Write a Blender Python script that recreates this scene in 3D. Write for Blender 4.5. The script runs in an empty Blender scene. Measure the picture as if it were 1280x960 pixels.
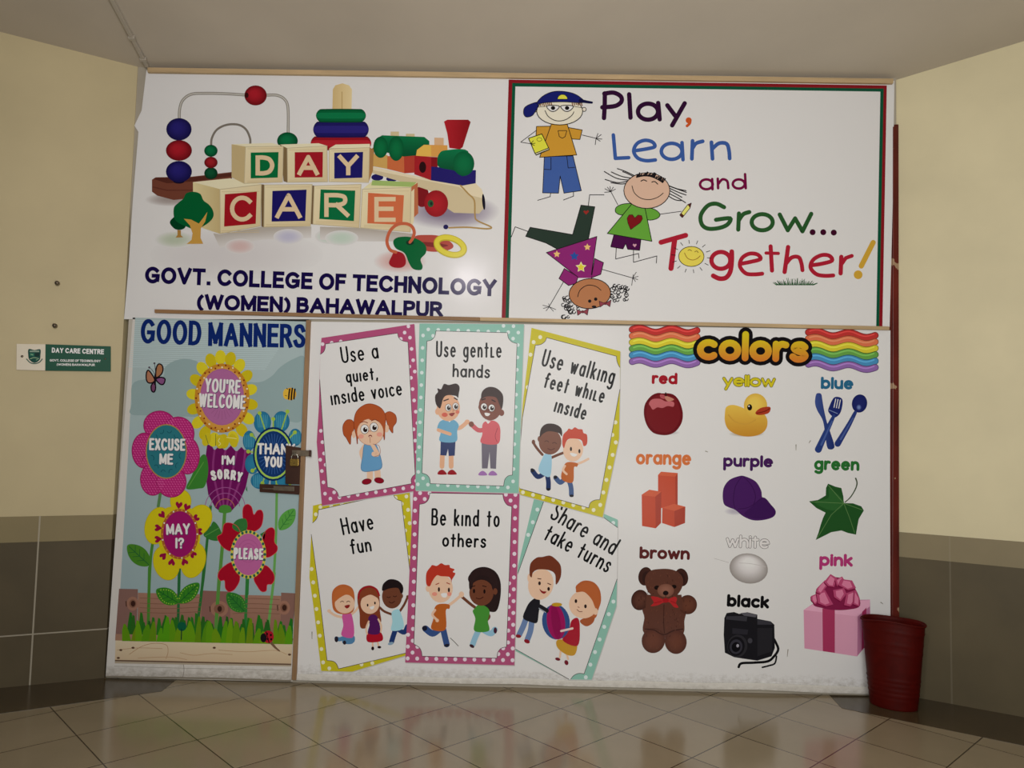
import bpy, bmesh, math, random
from mathutils import Vector, Matrix, Euler
from mathutils.geometry import tessellate_polygon
random.seed(4)
sc = bpy.context.scene
COL = sc.collection

# ---------------------------------------------------------------- camera, world, lights, exposure
F_PX, DIST, PITCH, ROLL, CAM_Z = 961.0, 4.33, math.radians(3.6), math.radians(1.3), 1.404
CAM = Vector((0, -DIST, CAM_Z))
ROT = Matrix.Rotation(math.pi / 2 + PITCH, 3, 'X') @ Matrix.Rotation(ROLL, 3, 'Z')
cam = bpy.data.cameras.new('camera')
cam.sensor_width = 36.0
cam.lens = F_PX / 1280 * 36
cam.clip_start = 0.05
camo = bpy.data.objects.new('camera', cam)
COL.objects.link(camo)
camo.location = CAM
camo.rotation_euler = ROT.to_euler()
sc.camera = camo

sc.view_settings.view_transform = 'Standard'
sc.view_settings.look = 'None'
sc.view_settings.gamma = 1.0
sc.view_settings.use_curve_mapping = False
sc.view_settings.exposure = 0.0

world = bpy.data.worlds.new('world')
world.use_nodes = True
sc.world = world
bg = world.node_tree.nodes['Background']
bg.inputs['Color'].default_value = (0.78, 0.78, 0.72, 1)
bg.inputs['Strength'].default_value = 0.03

def area(name, loc, target, sx, sy, power, col, shape='RECTANGLE'):
    l = bpy.data.lights.new(name, 'AREA')
    l.shape = shape
    l.size = sx
    l.size_y = sy
    l.energy = power
    l.color = col
    o = bpy.data.objects.new(name, l)
    COL.objects.link(o)
    o.location = loc
    o.rotation_euler = (Vector(target) - Vector(loc)).to_track_quat('-Z', 'Y').to_euler()
    return o
# lamp standing by the viewer, the ceiling lamp it leaves as a glint on the banner, an added upward fill with no real source
area('viewer_lamp', (0.1, -4.9, 1.9), (0.05, 0, 1.8), 2.2, 1.6, 94, (1.0, 0.99, 0.945))
area('ceiling_lamp', (-0.53, -4.6, 3.18), (-0.2, 0, 2.2), 0.08, 0.08, 28, (1.0, 0.92, 1.0), 'DISK')
area('up_fill', (1.3, -3.9, 0.75), (1.25, -2.2, 3.4), 1.2, 1.2, 30, (1.0, 0.985, 0.95))

# ---------------------------------------------------------------- helpers
def ray(px, py):
    return ROT @ Vector(((px - 640) / F_PX, -(py - 480) / F_PX, -1))
def at(px, py, y=0.0):                       # point of the photo on the upright plane at depth y
    d = ray(px, py)
    return CAM + d * ((y - CAM.y) / d.y)
def at_z(px, py, z):
    d = ray(px, py)
    return CAM + d * ((z - CAM.z) / d.z)
def on_wall(px, py, a, dv):                  # point of the photo on an upright wall through a along dv
    n = Vector((dv[1], -dv[0], 0))
    d = ray(px, py)
    return CAM + d * ((Vector((a[0], a[1], 0)) - CAM).dot(n) / d.dot(n))
def lin1(c):
    c /= 255.0
    return c / 12.92 if c <= 0.04045 else ((c + 0.055) / 1.055) ** 2.4
def lin(c):
    return tuple(lin1(v) for v in c)

def nodes_of(m):
    m.use_nodes = True
    nt = m.node_tree
    return nt, nt.nodes['Principled BSDF']
def set_spec(b, v):
    b.inputs['Specular IOR Level'].default_value = v
def add_bump(nt, b, scale, strength, dist=0.002, stretch=(1, 1, 1), detail=3):
    tc = nt.nodes.new('ShaderNodeTexCoord')
    mp = nt.nodes.new('ShaderNodeMapping')
    mp.inputs['Scale'].default_value = stretch
    no = nt.nodes.new('ShaderNodeTexNoise')
    no.inputs['Scale'].default_value = scale
    no.inputs['Detail'].default_value = detail
    bp = nt.nodes.new('ShaderNodeBump')
    bp.inputs['Strength'].default_value = strength
    bp.inputs['Distance'].default_value = dist
    nt.links.new(tc.outputs['Object'], mp.inputs['Vector'])
    nt.links.new(mp.outputs[0], no.inputs['Vector'])
    nt.links.new(no.outputs[0], bp.inputs['Height'])
    nt.links.new(bp.outputs[0], b.inputs['Normal'])
def mat(name, col, rough=0.6, spec=0.4, metal=0.0, var=0.0, vscale=4.0, bump=None, stretch=(1, 1, 1)):
    m = bpy.data.materials.new(name)
    nt, b = nodes_of(m)
    b.inputs['Roughness'].default_value = rough
    b.inputs['Metallic'].default_value = metal
    set_spec(b, spec)
    c = lin(col) + (1,)
    b.inputs['Base Color'].default_value = c
    if var:
        tc = nt.nodes.new('ShaderNodeTexCoord')
        mp = nt.nodes.new('ShaderNodeMapping')
        mp.inputs['Scale'].default_value = stretch
        no = nt.nodes.new('ShaderNodeTexNoise')
        no.inputs['Scale'].default_value = vscale
        no.inputs['Detail'].default_value = 6
        rp = nt.nodes.new('ShaderNodeValToRGB')
        rp.color_ramp.elements[0].position = 0.3
        rp.color_ramp.elements[1].position = 0.7
        rp.color_ramp.elements[0].color = tuple(v * (1 - var) for v in c[:3]) + (1,)
        rp.color_ramp.elements[1].color = tuple(min(1, v * (1 + var)) for v in c[:3]) + (1,)
        nt.links.new(tc.outputs['Object'], mp.inputs['Vector'])
        nt.links.new(mp.outputs[0], no.inputs['Vector'])
        nt.links.new(no.outputs[0], rp.inputs[0])
        nt.links.new(rp.outputs[0], b.inputs['Base Color'])
    if bump:
        add_bump(nt, b, *bump)
    return m

def link_mesh(name, verts, faces, m=None, parent=None, smooth=False):
    me = bpy.data.meshes.new(name)
    me.from_pydata([tuple(v) for v in verts], [], faces)
    me.update()
    o = bpy.data.objects.new(name, me)
    COL.objects.link(o)
    if m:
        me.materials.append(m)
    if parent:
        o.parent = parent
    if smooth:
        for p in me.polygons:
            p.use_smooth = True
    return o
def fix_normals(o):
    bm = bmesh.new()
    bm.from_mesh(o.data)
    bmesh.ops.remove_doubles(bm, verts=bm.verts, dist=1e-6)
    bmesh.ops.recalc_face_normals(bm, faces=bm.faces)
    bm.to_mesh(o.data)
    bm.free()
def bevel(o, w, seg=2):
    md = o.modifiers.new('bevel', 'BEVEL')
    md.width = w
    md.segments = seg
    md.limit_method = 'ANGLE'
    return o
def prism(name, front, push, m, parent=None, bev=0):   # front: list of Vectors, push: Vector from front to back
    n = len(front)
    vs = [Vector(v) for v in front] + [Vector(v) + push for v in front]
    tris = tessellate_polygon([[Vector(v) for v in front]])
    fs = [tuple(t) for t in tris] + [tuple(i + n for i in reversed(t)) for t in tris] if n > 4 else [tuple(range(n)), tuple(range(2 * n - 1, n - 1, -1))]
    fs += [(i, (i + 1) % n, (i + 1) % n + n, i + n) for i in range(n)]
    o = link_mesh(name, vs, fs, m, parent)
    fix_normals(o)
    if bev:
        bevel(o, bev)
    return o
def slab(name, quad, y, thick, m, parent=None, bev=0):  # outline in photo coordinates on plane y, thickness behind it
    return prism(name, [at(px, py, y) for px, py in quad], Vector((0, thick, 0)), m, parent, bev)
def tube_mesh(pts, r, seg=8, closed=False):
    vs, fs = [], []
    n = len(pts)
    for i, p in enumerate(pts):
        p = Vector(p)
        a = Vector(pts[(i - 1) % n if closed else max(0, i - 1)])
        b = Vector(pts[(i + 1) % n if closed else min(n - 1, i + 1)])
        t = (b - a).normalized()
        up = Vector((0, 0, 1)) if abs(t.z) < 0.9 else Vector((0, 1, 0))
        u = t.cross(up).normalized()
        v = t.cross(u)
        rr = r[i] if isinstance(r, (list, tuple)) else r
        for k in range(seg):
            an = 2 * math.pi * k / seg
            vs.append(p + u * math.cos(an) * rr + v * math.sin(an) * rr)
    for i in range(n if closed else n - 1):
        for k in range(seg):
            j = (i + 1) % n
            fs.append((i * seg + k, i * seg + (k + 1) % seg, j * seg + (k + 1) % seg, j * seg + k))
    if not closed:
        fs.append(tuple(range(seg)))
        fs.append(tuple((n - 1) * seg + k for k in reversed(range(seg))))
    return vs, fs
def tube(name, pts, r, m, parent=None, seg=8, closed=False):
    vs, fs = tube_mesh(pts, r, seg, closed)
    o = link_mesh(name, vs, fs, m, parent, True)
    fix_normals(o)
    return o
def struct(o):
    o['kind'] = 'structure'
    return o
def tag(o, label, cat, group=None):
    o['label'] = label
    o['category'] = cat
    if group:
        o['group'] = group
    return o
def empty(name, loc, label, cat, group=None):
    o = bpy.data.objects.new(name, None)
    COL.objects.link(o)
    o.empty_display_size = 0.05
    o.location = loc
    return tag(o, label, cat, group)
def adopt(child, parent):                    # keep world place when parented to an Empty away from the origin
    child.parent = parent
    child.matrix_parent_inverse = Matrix.Translation(-Vector(parent.location))
    return child

# ---------------------------------------------------------------- flat printed artwork
ink = bpy.data.materials.new('printed_vinyl')
nt, b = nodes_of(ink)
b.inputs['Roughness'].default_value = 0.17
set_spec(b, 0.09)
ca = nt.nodes.new('ShaderNodeVertexColor')
ca.layer_name = 'Ink'
nt.links.new(ca.outputs[0], b.inputs['Base Color'])
add_bump(nt, b, 2.2, 0.25, 0.012, (1, 1, 0.6), 2)

STEP = 0.00005
def ccw(p):
    return sum(p[i][0] * p[(i + 1) % len(p)][1] - p[(i + 1) % len(p)][0] * p[i][1] for i in range(len(p)))
def curve(pts, closed=False, sub=5):          # Catmull-Rom through the points
    n = len(pts)
    if n < 3:
        return list(pts)
    out = []
    for i in range(n if closed else n - 1):
        g = (lambda k: pts[k % n]) if closed else (lambda k: pts[min(max(k, 0), n - 1)])
        p0, p1, p2, p3 = g(i - 1), g(i), g(i + 1), g(i + 2)
        for s in range(sub):
            t = s / sub
            out.append(tuple(0.5 * (2 * p1[k] + (p2[k] - p0[k]) * t + (2 * p0[k] - 5 * p1[k] + 4 * p2[k] - p3[k]) * t * t + (3 * p1[k] - p0[k] - 3 * p2[k] + p3[k]) * t ** 3) for k in (0, 1)))
    if not closed:
        out.append(tuple(pts[-1]))
    return out
def grad(p, c0, q, c1):                       # linear blend of inks from p to q
    dx, dy = q[0] - p[0], q[1] - p[1]
    L = dx * dx + dy * dy
    def f(x, y):
        t = min(1, max(0, ((x - p[0]) * dx + (y - p[1]) * dy) / L))
        return tuple(c0[k] + (c1[k] - c0[k]) * t for k in range(3))
    return f

LAST = [0]
class Art:
    def __init__(s, name, parent, frame=(0, 0, 1), white=(198, 196, 190), base=0, proj=None, label=None):
        s.name, s.parent, s.label = name, parent, label
        s.vs, s.fs, s.cs = [], [], []
        s.lay = base
        s.sub = 0
        s.wl = lin(white)
        s.proj = proj or (lambda x, y, k: at(x, y) + Vector((0, -STEP * (k + 1), 0)))
        s.F(*frame)
    def F(s, ox, oy, k, ky=None):
        s.ox, s.oy, s.k, s.ky = ox, oy, k, ky or k
        return s
    def _ink(s, c, x, y):
        if callable(c):
            c = c(x, y)
        l = lin(c)
        sat = (max(c) - min(c)) / max(1, max(c))
        k = 0.8 * (1 - 0.36 * sat)           # inks run deeper than the paper
        return tuple(min(0.86, k * l[i] / s.wl[i]) for i in range(3))
    def _add(s, pts, tris, col, lv=0.0):
        n = len(s.vs)
        for x, y in pts:
            s.vs.append(s.proj(s.ox + x / s.k, s.oy + y / s.ky, s.lay + (lv[len(s.vs) - n] if isinstance(lv, list) else lv)))
            s.cs.append(s._ink(col, x, y))
        for t in tris:
            a, b_, c = (pts[i] for i in t[:3])
            ar = (b_[0] - a[0]) * (c[1] - a[1]) - (c[0] - a[0]) * (b_[1] - a[1])
            t = tuple(i + n for i in t)
            s.fs.append(t if ar < 0 else tuple(reversed(t)))
    def up(s):
        s.lay += 1
        return s
    def P(s, pts, col, smooth=False, line=None, lw=2, up=True):       # filled outline
        if smooth:
            pts = curve(pts, True)
        tr = tessellate_polygon([[Vector((x, y, 0)) for x, y in pts]])
        s._add(pts, tr, col)
        if up:
            s.up()
        if line:
            s.S(pts + [pts[0]], lw, line, False)
        return s
    def E(s, cx, cy, rx, ry, col, rot=0, edge=None, line=None, lw=2, n=28, up=True, hi=(0, 0)):
        ca_, sa = math.cos(math.radians(rot)), math.sin(math.radians(rot))
        def ring(k):
            o = []
            for i in range(n):
                a = 2 * math.pi * i / n
                u, v = rx * k * math.cos(a) + hi[0] * rx * (1 - k), ry * k * math.sin(a) + hi[1] * ry * (1 - k)
                o.append((cx + u * ca_ - v * sa, cy + u * sa + v * ca_))
            return o
        out = ring(1)
        if edge is None:
            s._add(out, [tuple(range(n))], col)
        else:
            ks = [0.25, 0.5, 0.75, 1.0]
            rings = [ring(k) for k in ks]
            pts = [p for r in rings for p in r]
            tris = [tuple(range(n))]
            for j in range(len(ks) - 1):
                tris += [(j * n + i, j * n + (i + 1) % n, (j + 1) * n + (i + 1) % n, (j + 1) * n + i) for i in range(n)]
            cmap = {}
            for j, r in enumerate(rings):
                t = (ks[j] - 0.25) / 0.75
                cc = tuple(col[k] + (edge[k] - col[k]) * t ** 1.5 for k in range(3))
                for p in r:
                    cmap[p] = cc
            s._add(pts, tris, lambda x, y: cmap[(x, y)])
        if up:
            s.up()
        if line:
            s.S(out + [out[0]], lw, line, False)
        return s
    def S(s, pts, w, col, smooth=True, round_=True, up=True, closed=False):    # stroke
        if smooth and len(pts) > 2:
            pts = curve(pts, closed)
            if closed:
                pts = pts + [pts[0]]
        ws = w if isinstance(w, (list, tuple)) else None
        s.sub = (s.sub + 1) % 6
        lv = s.sub * 0.15
        q = [pts[0]]
        for p in pts[1:]:
            if math.hypot(p[0] - q[-1][0], p[1] - q[-1][1]) > 1e-4:
                q.append(p)
        pts = q
        n = len(pts)
        loop = n > 3 and math.hypot(pts[0][0] - pts[-1][0], pts[0][1] - pts[-1][1]) < 1e-3
        if n == 1:
            if round_:
                wi = (ws[0] if ws else w) / 2
                s._add([(pts[0][0] + wi * math.cos(k * .628), pts[0][1] + wi * math.sin(k * .628)) for k in range(10)], [tuple(range(10))], col, lv)
            if up:
                s.up()
            return s
        width = lambda i: (ws[0] + (ws[1] - ws[0]) * i / max(1, n - 1) if ws else w) / 2
        dirs = []
        for i in range(n - 1):
            dx, dy = pts[i + 1][0] - pts[i][0], pts[i + 1][1] - pts[i][1]
            L = math.hypot(dx, dy)
            dirs.append((dx / L, dy / L))
        def turn(a_, b_):
            return math.acos(max(-1, min(1, a_[0] * b_[0] + a_[1] * b_[1])))
        # split into gently bending runs, a round joint at every sharp corner
        runs, st = [], 0
        for i in range(1, n - 1):
            if turn(dirs[i - 1], dirs[i]) > 0.9:
                runs.append((st, i))
                st = i
        runs.append((st, n - 1))
        corner = loop and turn(dirs[-1], dirs[0]) > 0.9
        for ri, (a_, e_) in enumerate(runs):
            L_, R_ = [], []
            for i in range(a_, e_ + 1):
                d0 = dirs[i - 1] if i > a_ else None
                d1 = dirs[i] if i < e_ else None
                if loop and not corner and len(runs) == 1 and i in (a_, e_):
                    d0, d1 = dirs[-1], dirs[0]
                d0, d1 = d0 or d1, d1 or d0
                nx, ny = -(d0[1] + d1[1]), d0[0] + d1[0]
                ln = math.hypot(nx, ny)
                nx, ny = nx / ln, ny / ln
                k = width(i) / max(.5, nx * -d1[1] + ny * d1[0])
                x, y = pts[i]
                if not round_ and not loop:
                    if i == 0:
                        x, y = x - d1[0] * width(i), y - d1[1] * width(i)
                    if i == n - 1:
                        x, y = x + d0[0] * width(i), y + d0[1] * width(i)
                L_.append((x + nx * k, y + ny * k)); R_.append((x - nx * k, y - ny * k))
            m_ = len(L_)
            z_ = lv + 0.07 * (ri % 2)
            s._add(L_ + R_, [(t, t + 1, m_ + t + 1, m_ + t) for t in range(m_ - 1)], col, [z_ + 0.13 * t / m_ for t in range(m_)] * 2)
            def cap(i, d, sg):
                wi = width(i)
                if wi * 2 / s.k < 0.9:
                    return
                an = math.atan2(d[1], d[0]) + (0 if sg > 0 else math.pi)
                s._add([(pts[i][0] + wi * math.cos(an + t), pts[i][1] + wi * math.sin(an + t)) for t in [-1.5708 + k * .3927 for k in range(9)]], [tuple(range(9))], col, z_ + (0.135 if sg > 0 else -0.005))
            if not (loop and not corner and len(runs) == 1):
                if a_ > 0 or round_:
                    cap(a_, dirs[a_], -1)
                if e_ < n - 1 or round_:
                    cap(e_, dirs[e_ - 1], 1)
        if up:
            s.up()
        return s
    def SS(s, strokes, w, col, smooth=False):                           # several strokes on one layer
        for p in strokes:
            s.S(p, w, col, smooth, up=False)
        return s.up()
    def text(s, t, p0, p1, h, w, col, round_=True, shear=0.0, gap=0.09, space=0.30, upv=None, only=None, grow=0.0, xk=1.0):
        # lettering set on the baseline p0-p1 (stretched to fill it), outer cap height h, stroke w
        h0, w0_ = h - 2 * grow, w - 2 * grow
        sy = h0 - w0_
        bx, by = p1[0] - p0[0], p1[1] - p0[1]
        L = math.hypot(bx, by)
        tx, ty = bx / L, by / L
        ux, uy = upv if upv else (ty, -tx)
        letters = [c for c in t if c != ' ']
        fixed = len(letters) * w0_ + (len(letters) - 1) * gap * h0 + t.count(' ') * space * h0
        gsum = sum(GLYPH[c][0] for c in letters)
        sx = max(0.05, (L - fixed) / gsum) if gsum else 1
        adv, x, wi_ = [], 0.0, 0
        for ch in t:
            if ch == ' ':
                x += space * h0
                wi_ += 1
                continue
            if only is None or only == wi_:
                adv.append((ch, x))
            x += GLYPH[ch][0] * sx + w0_ + gap * h0
        for ch, x0 in adv:
            for pl in GLYPH[ch][1]:
                q = []
                for gx, gy in pl:
                    a = x0 + (gx + shear * gy) * sx + w0_ / 2
                    g2 = gy * xk if gy <= XH else XH * xk + (gy - XH) * (1 - XH * xk) / (1 - XH)
                    v = (g2 if xk != 1.0 else gy) * sy + w0_ / 2
                    q.append((p0[0] + tx * a + ux * v, p0[1] + ty * a + uy * v))
                if len(q) == 1:
                    s.E(q[0][0], q[0][1], w * 0.55, w * 0.55, col, n=12, up=False)
                else:
                    s.S(q, w, col, False, round_, up=False)
        return s.up()
    def build(s):
        o = link_mesh(s.name, s.vs, s.fs, ink)
        LAST[0] = s.lay
        at_ = o.data.color_attributes.new('Ink', 'FLOAT_COLOR', 'POINT')
        for i, c in enumerate(s.cs):
            at_.data[i].color = (c[0], c[1], c[2], 1)
        if s.parent:
            o.parent = s.parent
            p = s.parent
            org = Vector()
            while p:
                org += p.location
                p = p.parent
            if org.length > 1e-6:
                o.matrix_parent_inverse = Matrix.Translation(-org)
        if s.label:
            o['label'] = s.label
        return o

def lettering(t, parent, frame, white, base, p0, p1, h, w, col, round_=True, label=None, proj=None, outline=None, **kw):
    # one part per word, all set on one baseline
    ws_ = t.split(' ')
    kw2 = dict(kw)
    for i in range(len(ws_)):
        a = Art('lettering', parent, frame, white, base, proj)
        if outline:
            a.text(t, p0, p1, h + outline[0] * 2, w + outline[0] * 2, outline[1], round_, only=i, grow=outline[0], **kw2)
        a.text(t, p0, p1, h, w, col, round_, only=i, **kw2)
        a.build()

def arc(cx, cy, rx, ry, a0, a1, n=14):
    return [(cx + rx * math.cos(math.radians(a0 + (a1 - a0) * i / n)), cy + ry * math.sin(math.radians(a0 + (a1 - a0) * i / n))) for i in range(n + 1)]
XH = 0.62
def bowl():
    return arc(.25, XH / 2, .25, XH / 2, 0, 360, 20)
GLYPH = {
 'a': (.5, [bowl(), [(.5, XH), (.5, 0)]]),
 'b': (.5, [[(0, 1), (0, 0)], bowl()]),
 'c': (.45, [arc(.26, XH / 2, .26, XH / 2, 48, 312)]),
 'd': (.5, [bowl(), [(.5, 1), (.5, 0)]]),
 'e': (.5, [[(.02, .33), (.5, .33)] + arc(.25, XH / 2, .25, XH / 2, 5, 310)]),
 'f': (.36, [curve([(.38, .95), (.26, 1), (.16, .85), (.15, .4), (.15, 0)]), [(0, XH), (.34, XH)]]),
 'g': (.5, [bowl(), curve([(.5, XH), (.5, .2), (.5, -.1), (.42, -.3), (.22, -.36), (.03, -.27)])]),
 'h': (.45, [[(0, 1), (0, 0)], curve([(0, .34), (.08, .52), (.23, .62), (.38, .55), (.45, .36), (.45, 0)])]),
 'i': (.0, [[(0, XH), (0, 0)], [(0, .93), (0, .94)]]),
 'I_': (.0, [[(0, XH), (0, 0)]]),
 'k': (.42, [[(0, 1), (0, 0)], [(.4, XH), (.02, .26)], [(.13, .36), (.42, 0)]]),
 'l': (.0, [[(0, 1), (0, 0)]]),
 'n': (.45, [[(0, XH), (0, 0)], curve([(0, .34), (.08, .52), (.23, .62), (.38, .55), (.45, .36), (.45, 0)])]),
 'o': (.5, [bowl()]),
 'p': (.5, [[(0, XH), (0, -.36)], bowl()]),
 'q': (.5, [bowl(), [(.5, XH), (.5, -.36)]]),
 'r': (.3, [[(0, XH), (0, 0)], curve([(0, .33), (.07, .52), (.18, .62), (.31, .59)])]),
 's': (.4, [curve([(.38, .52), (.27, .62), (.1, .59), (.04, .46), (.14, .35), (.3, .28), (.39, .15), (.29, .02), (.12, 0), (0, .1)])]),
 't': (.34, [[(.16, .92), (.16, 0)], [(0, XH), (.33, XH)]]),
 'u': (.45, [curve([(0, XH), (0, .25), (.07, .06), (.22, 0), (.37, .06), (.45, .25)]), [(.45, XH), (.45, 0)]]),
 'v': (.44, [[(0, XH), (.22, 0), (.44, XH)]]),
 'w': (.68, [[(0, XH), (.17, 0), (.34, .55), (.51, 0), (.68, XH)]]),
 'y': (.46, [[(0, XH), (.24, .04)], [(.46, XH), (.12, -.36)]]),
 'A': (.72, [[(0, 0), (.36, 1), (.72, 0)], [(.14, .33), (.58, .33)]]),
 'B': (.56, [[(0, 0), (0, 1)], curve([(0, 1), (.32, 1), (.48, .9), (.48, .66), (.32, .54), (0, .54)]), curve([(.3, .54), (.5, .46), (.56, .28), (.48, .06), (.3, 0), (0, 0)])]),
 'C': (.7, [arc(.38, .5, .38, .5, 42, 318, 20)]),
 'D': (.62, [[(0, 0), (0, 1)], curve([(0, 1), (.25, 1), (.5, .88), (.62, .5), (.5, .12), (.25, 0), (0, 0)])]),
 'E': (.5, [[(0, 0), (0, 1)], [(0, 1), (.5, 1)], [(0, .53), (.44, .53)], [(0, 0), (.5, 0)]]),
 'F': (.46, [[(0, 0), (0, 1)], [(0, 1), (.46, 1)], [(0, .52), (.4, .52)]]),
 'G': (.74, [arc(.38, .5, .38, .5, 45, 320, 20), [(.7, .14), (.72, .45)], [(.72, .45), (.44, .45)]]),
 'H': (.6, [[(0, 0), (0, 1)], [(.6, 0), (.6, 1)], [(0, .53), (.6, .53)]]),
 'I': (.0, [[(0, 0), (0, 1)]]),
 'K': (.55, [[(0, 0), (0, 1)], [(.53, 1), (.02, .42)], [(.18, .58), (.56, 0)]]),
 'L': (.46, [[(0, 1), (0, 0)], [(0, 0), (.46, 0)]]),
 'M': (.74, [[(0, 0), (0, 1)], [(0, 1), (.37, .12)], [(.37, .12), (.74, 1)], [(.74, 1), (.74, 0)]]),
 'N': (.6, [[(0, 0), (0, 1)], [(0, 1), (.6, 0)], [(.6, 0), (.6, 1)]]),
 'O': (.76, [arc(.38, .5, .38, .5, 0, 360, 24)]),
 'P': (.52, [[(0, 0), (0, 1)], curve([(0, 1), (.3, 1), (.5, .9), (.5, .6), (.3, .48), (0, .48)])]),
 'R': (.58, [[(0, 0), (0, 1)], curve([(0, 1), (.32, 1), (.52, .9), (.52, .62), (.32, .5), (0, .5)]), [(.3, .5), (.6, 0)]]),
 'S': (.56, [curve([(.53, .8), (.42, .97), (.24, 1), (.07, .92), (.05, .72), (.2, .57), (.42, .46), (.56, .28), (.48, .06), (.28, 0), (.1, .04), (0, .2)])]),
 'T': (.6, [[(.3, 0), (.3, 1)], [(0, 1), (.6, 1)]]),
 'U': (.58, [curve([(0, 1), (0, .35), (.08, .08), (.29, 0), (.5, .08), (.58, .35), (.58, 1)])]),
 'V': (.68, [[(0, 1), (.34, 0), (.68, 1)]]),
 'W': (.96, [[(0, 1), (.24, 0), (.48, .95), (.72, 0), (.96, 1)]]),
 'X': (.6, [[(0, 0), (.6, 1)], [(0, 1), (.6, 0)]]),
 'Y': (.64, [[(0, 1), (.32, .45), (.64, 1)], [(.32, .45), (.32, 0)]]),
 '.': (.04, [[(.02, .02), (.02, .025)]]),
 ',': (.06, [[(.06, .04), (.0, -.14)]]),
 "'": (.0, [[(0, 1), (0, .78)]]),
 '(': (.2, [arc(.4, .42, .4, .64, 125, 235)]),
 ')': (.2, [arc(-.2, .42, .4, .64, 55, -55)]),
 '?': (.42, [curve([(0, .8), (.08, .95), (.24, 1), (.4, .88), (.36, .66), (.22, .5), (.2, .32)]), [(.2, .0), (.2, .02)]]),
 '!': (.05, [[(.02, 1), (.02, .35)], [(.02, 0), (.02, .02)]]),
}
# a slimmer handwriting without dots, used on the cards
for ch_ in 'i':
    GLYPH['\u0131'] = GLYPH['I_']
GLYPH['\u029f'] = (.3, [[(0, XH), (0, 0)], [(0, 0), (.3, 0)]])          # small-cap l of the cards
GLYPH['\u1d0b'] = (.42, [[(0, XH), (0, 0)], [(.38, XH), (.02, .26)], [(.12, .34), (.42, 0)]])
# ---------------------------------------------------------------- the setting
W_L = Vector((-0.914, -0.407, 0))             # run of the left wall towards the viewer
W_R = Vector((0.839, -0.545, 0))              # run of the right wall towards the viewer
A_L = at(146, 560, 0.008); A_L.z = 0
A_R = at(1124, 600, 0.03); A_R.z = 0
H_TOP = at(640, 90).z
DADO = 0.895
BAND = 0.758

def dado_wall(name, upper, band, tile):
    m = bpy.data.materials.new(name)
    nt, b = nodes_of(m)
    geo = nt.nodes.new('ShaderNodeNewGeometry')
    sep = nt.nodes.new('ShaderNodeSeparateXYZ')
    nt.links.new(geo.outputs['Position'], sep.inputs[0])
    def math_(op, a, v=None, c=None):
        n = nt.nodes.new('ShaderNodeMath')
        n.operation = op
        for i, q in enumerate((a, v, c)):
            if q is None:
                continue
            if isinstance(q, (int, float)):
                n.inputs[i].default_value = q
            else:
                nt.links.new(q, n.inputs[i])
        return n.outputs[0]
    no = nt.nodes.new('ShaderNodeTexNoise')
    no.inputs['Scale'].default_value = 2.6
    no.inputs['Detail'].default_value = 8
    nt.links.new(geo.outputs['Position'], no.inputs['Vector'])
    def shade(c, k=0.10):
        rp = nt.nodes.new('ShaderNodeValToRGB')
        l = lin(c)
        rp.color_ramp.elements[0].position = 0.3
        rp.color_ramp.elements[1].position = 0.7
        rp.color_ramp.elements[0].color = tuple(v * (1 - k) for v in l) + (1,)
        rp.color_ramp.elements[1].color = tuple(v * (1 + k) for v in l) + (1,)
        nt.links.new(no.outputs[0], rp.inputs[0])
        return rp.outputs[0]
    def mix(f, a, b_):
        n = nt.nodes.new('ShaderNodeMix')
        n.data_type = 'RGBA'
        nt.links.new(f, n.inputs[0])
        nt.links.new(a, n.inputs[6])
        nt.links.new(b_, n.inputs[7])
        return n.outputs[2]
    z = sep.outputs[2]
    up = math_('GREATER_THAN', z, DADO)
    bd = math_('GREATER_THAN', z, BAND)
    c = mix(bd, shade(tile, 0.14), shade(band, 0.07))
    # pale grout: courses every 0.36 m and uprights every 0.5 m along the wall
    along = math_('ADD', math_('MULTIPLY', sep.outputs[0], 1.0), GROUT_X)
    vx = math_('LESS_THAN', math_('ABSOLUTE', math_('SUBTRACT', math_('MODULO', math_('ADD', along, 20.0), GROUT_W), 0.01)), 0.0035)
    hz = math_('LESS_THAN', math_('ABSOLUTE', math_('SUBTRACT', z, GROUT_Z)), 0.0035)
    grout = math_('MULTIPLY', math_('MAXIMUM', vx, hz), GROUT_K)
    rgb = nt.nodes.new('ShaderNodeRGB')
    rgb.outputs[0].default_value = lin((176, 168, 150)) + (1,)
    c = mix(grout, c, rgb.outputs[0])
    c = mix(up, c, shade(upper, 0.05))
    nt.links.new(c, b.inputs['Base Color'])
    b.inputs['Roughness'].default_value = 0.55
    set_spec(b, 0.3)
    add_bump(nt, b, 14, 0.15, 0.004)
    return m

def wall_strip(name, plan, tops, m):          # upright wall over a plan polyline, with its own top heights
    vs, fs = [], []
    for p, t in zip(plan, tops):
        vs += [Vector((p.x, p.y, -0.0)), Vector((p.x, p.y, DADO)), Vector((p.x, p.y, t))]
    for i in range(len(plan) - 1):
        for k in range(2):
            fs.append((i * 3 + k, i * 3 + 3 + k, i * 3 + 4 + k, i * 3 + 1 + k))
    o = link_mesh(name, vs, fs, m)
    md = o.modifiers.new('thick', 'SOLIDIFY')
    md.thickness = 0.12
    md.offset = -1
    return struct(o)

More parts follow.
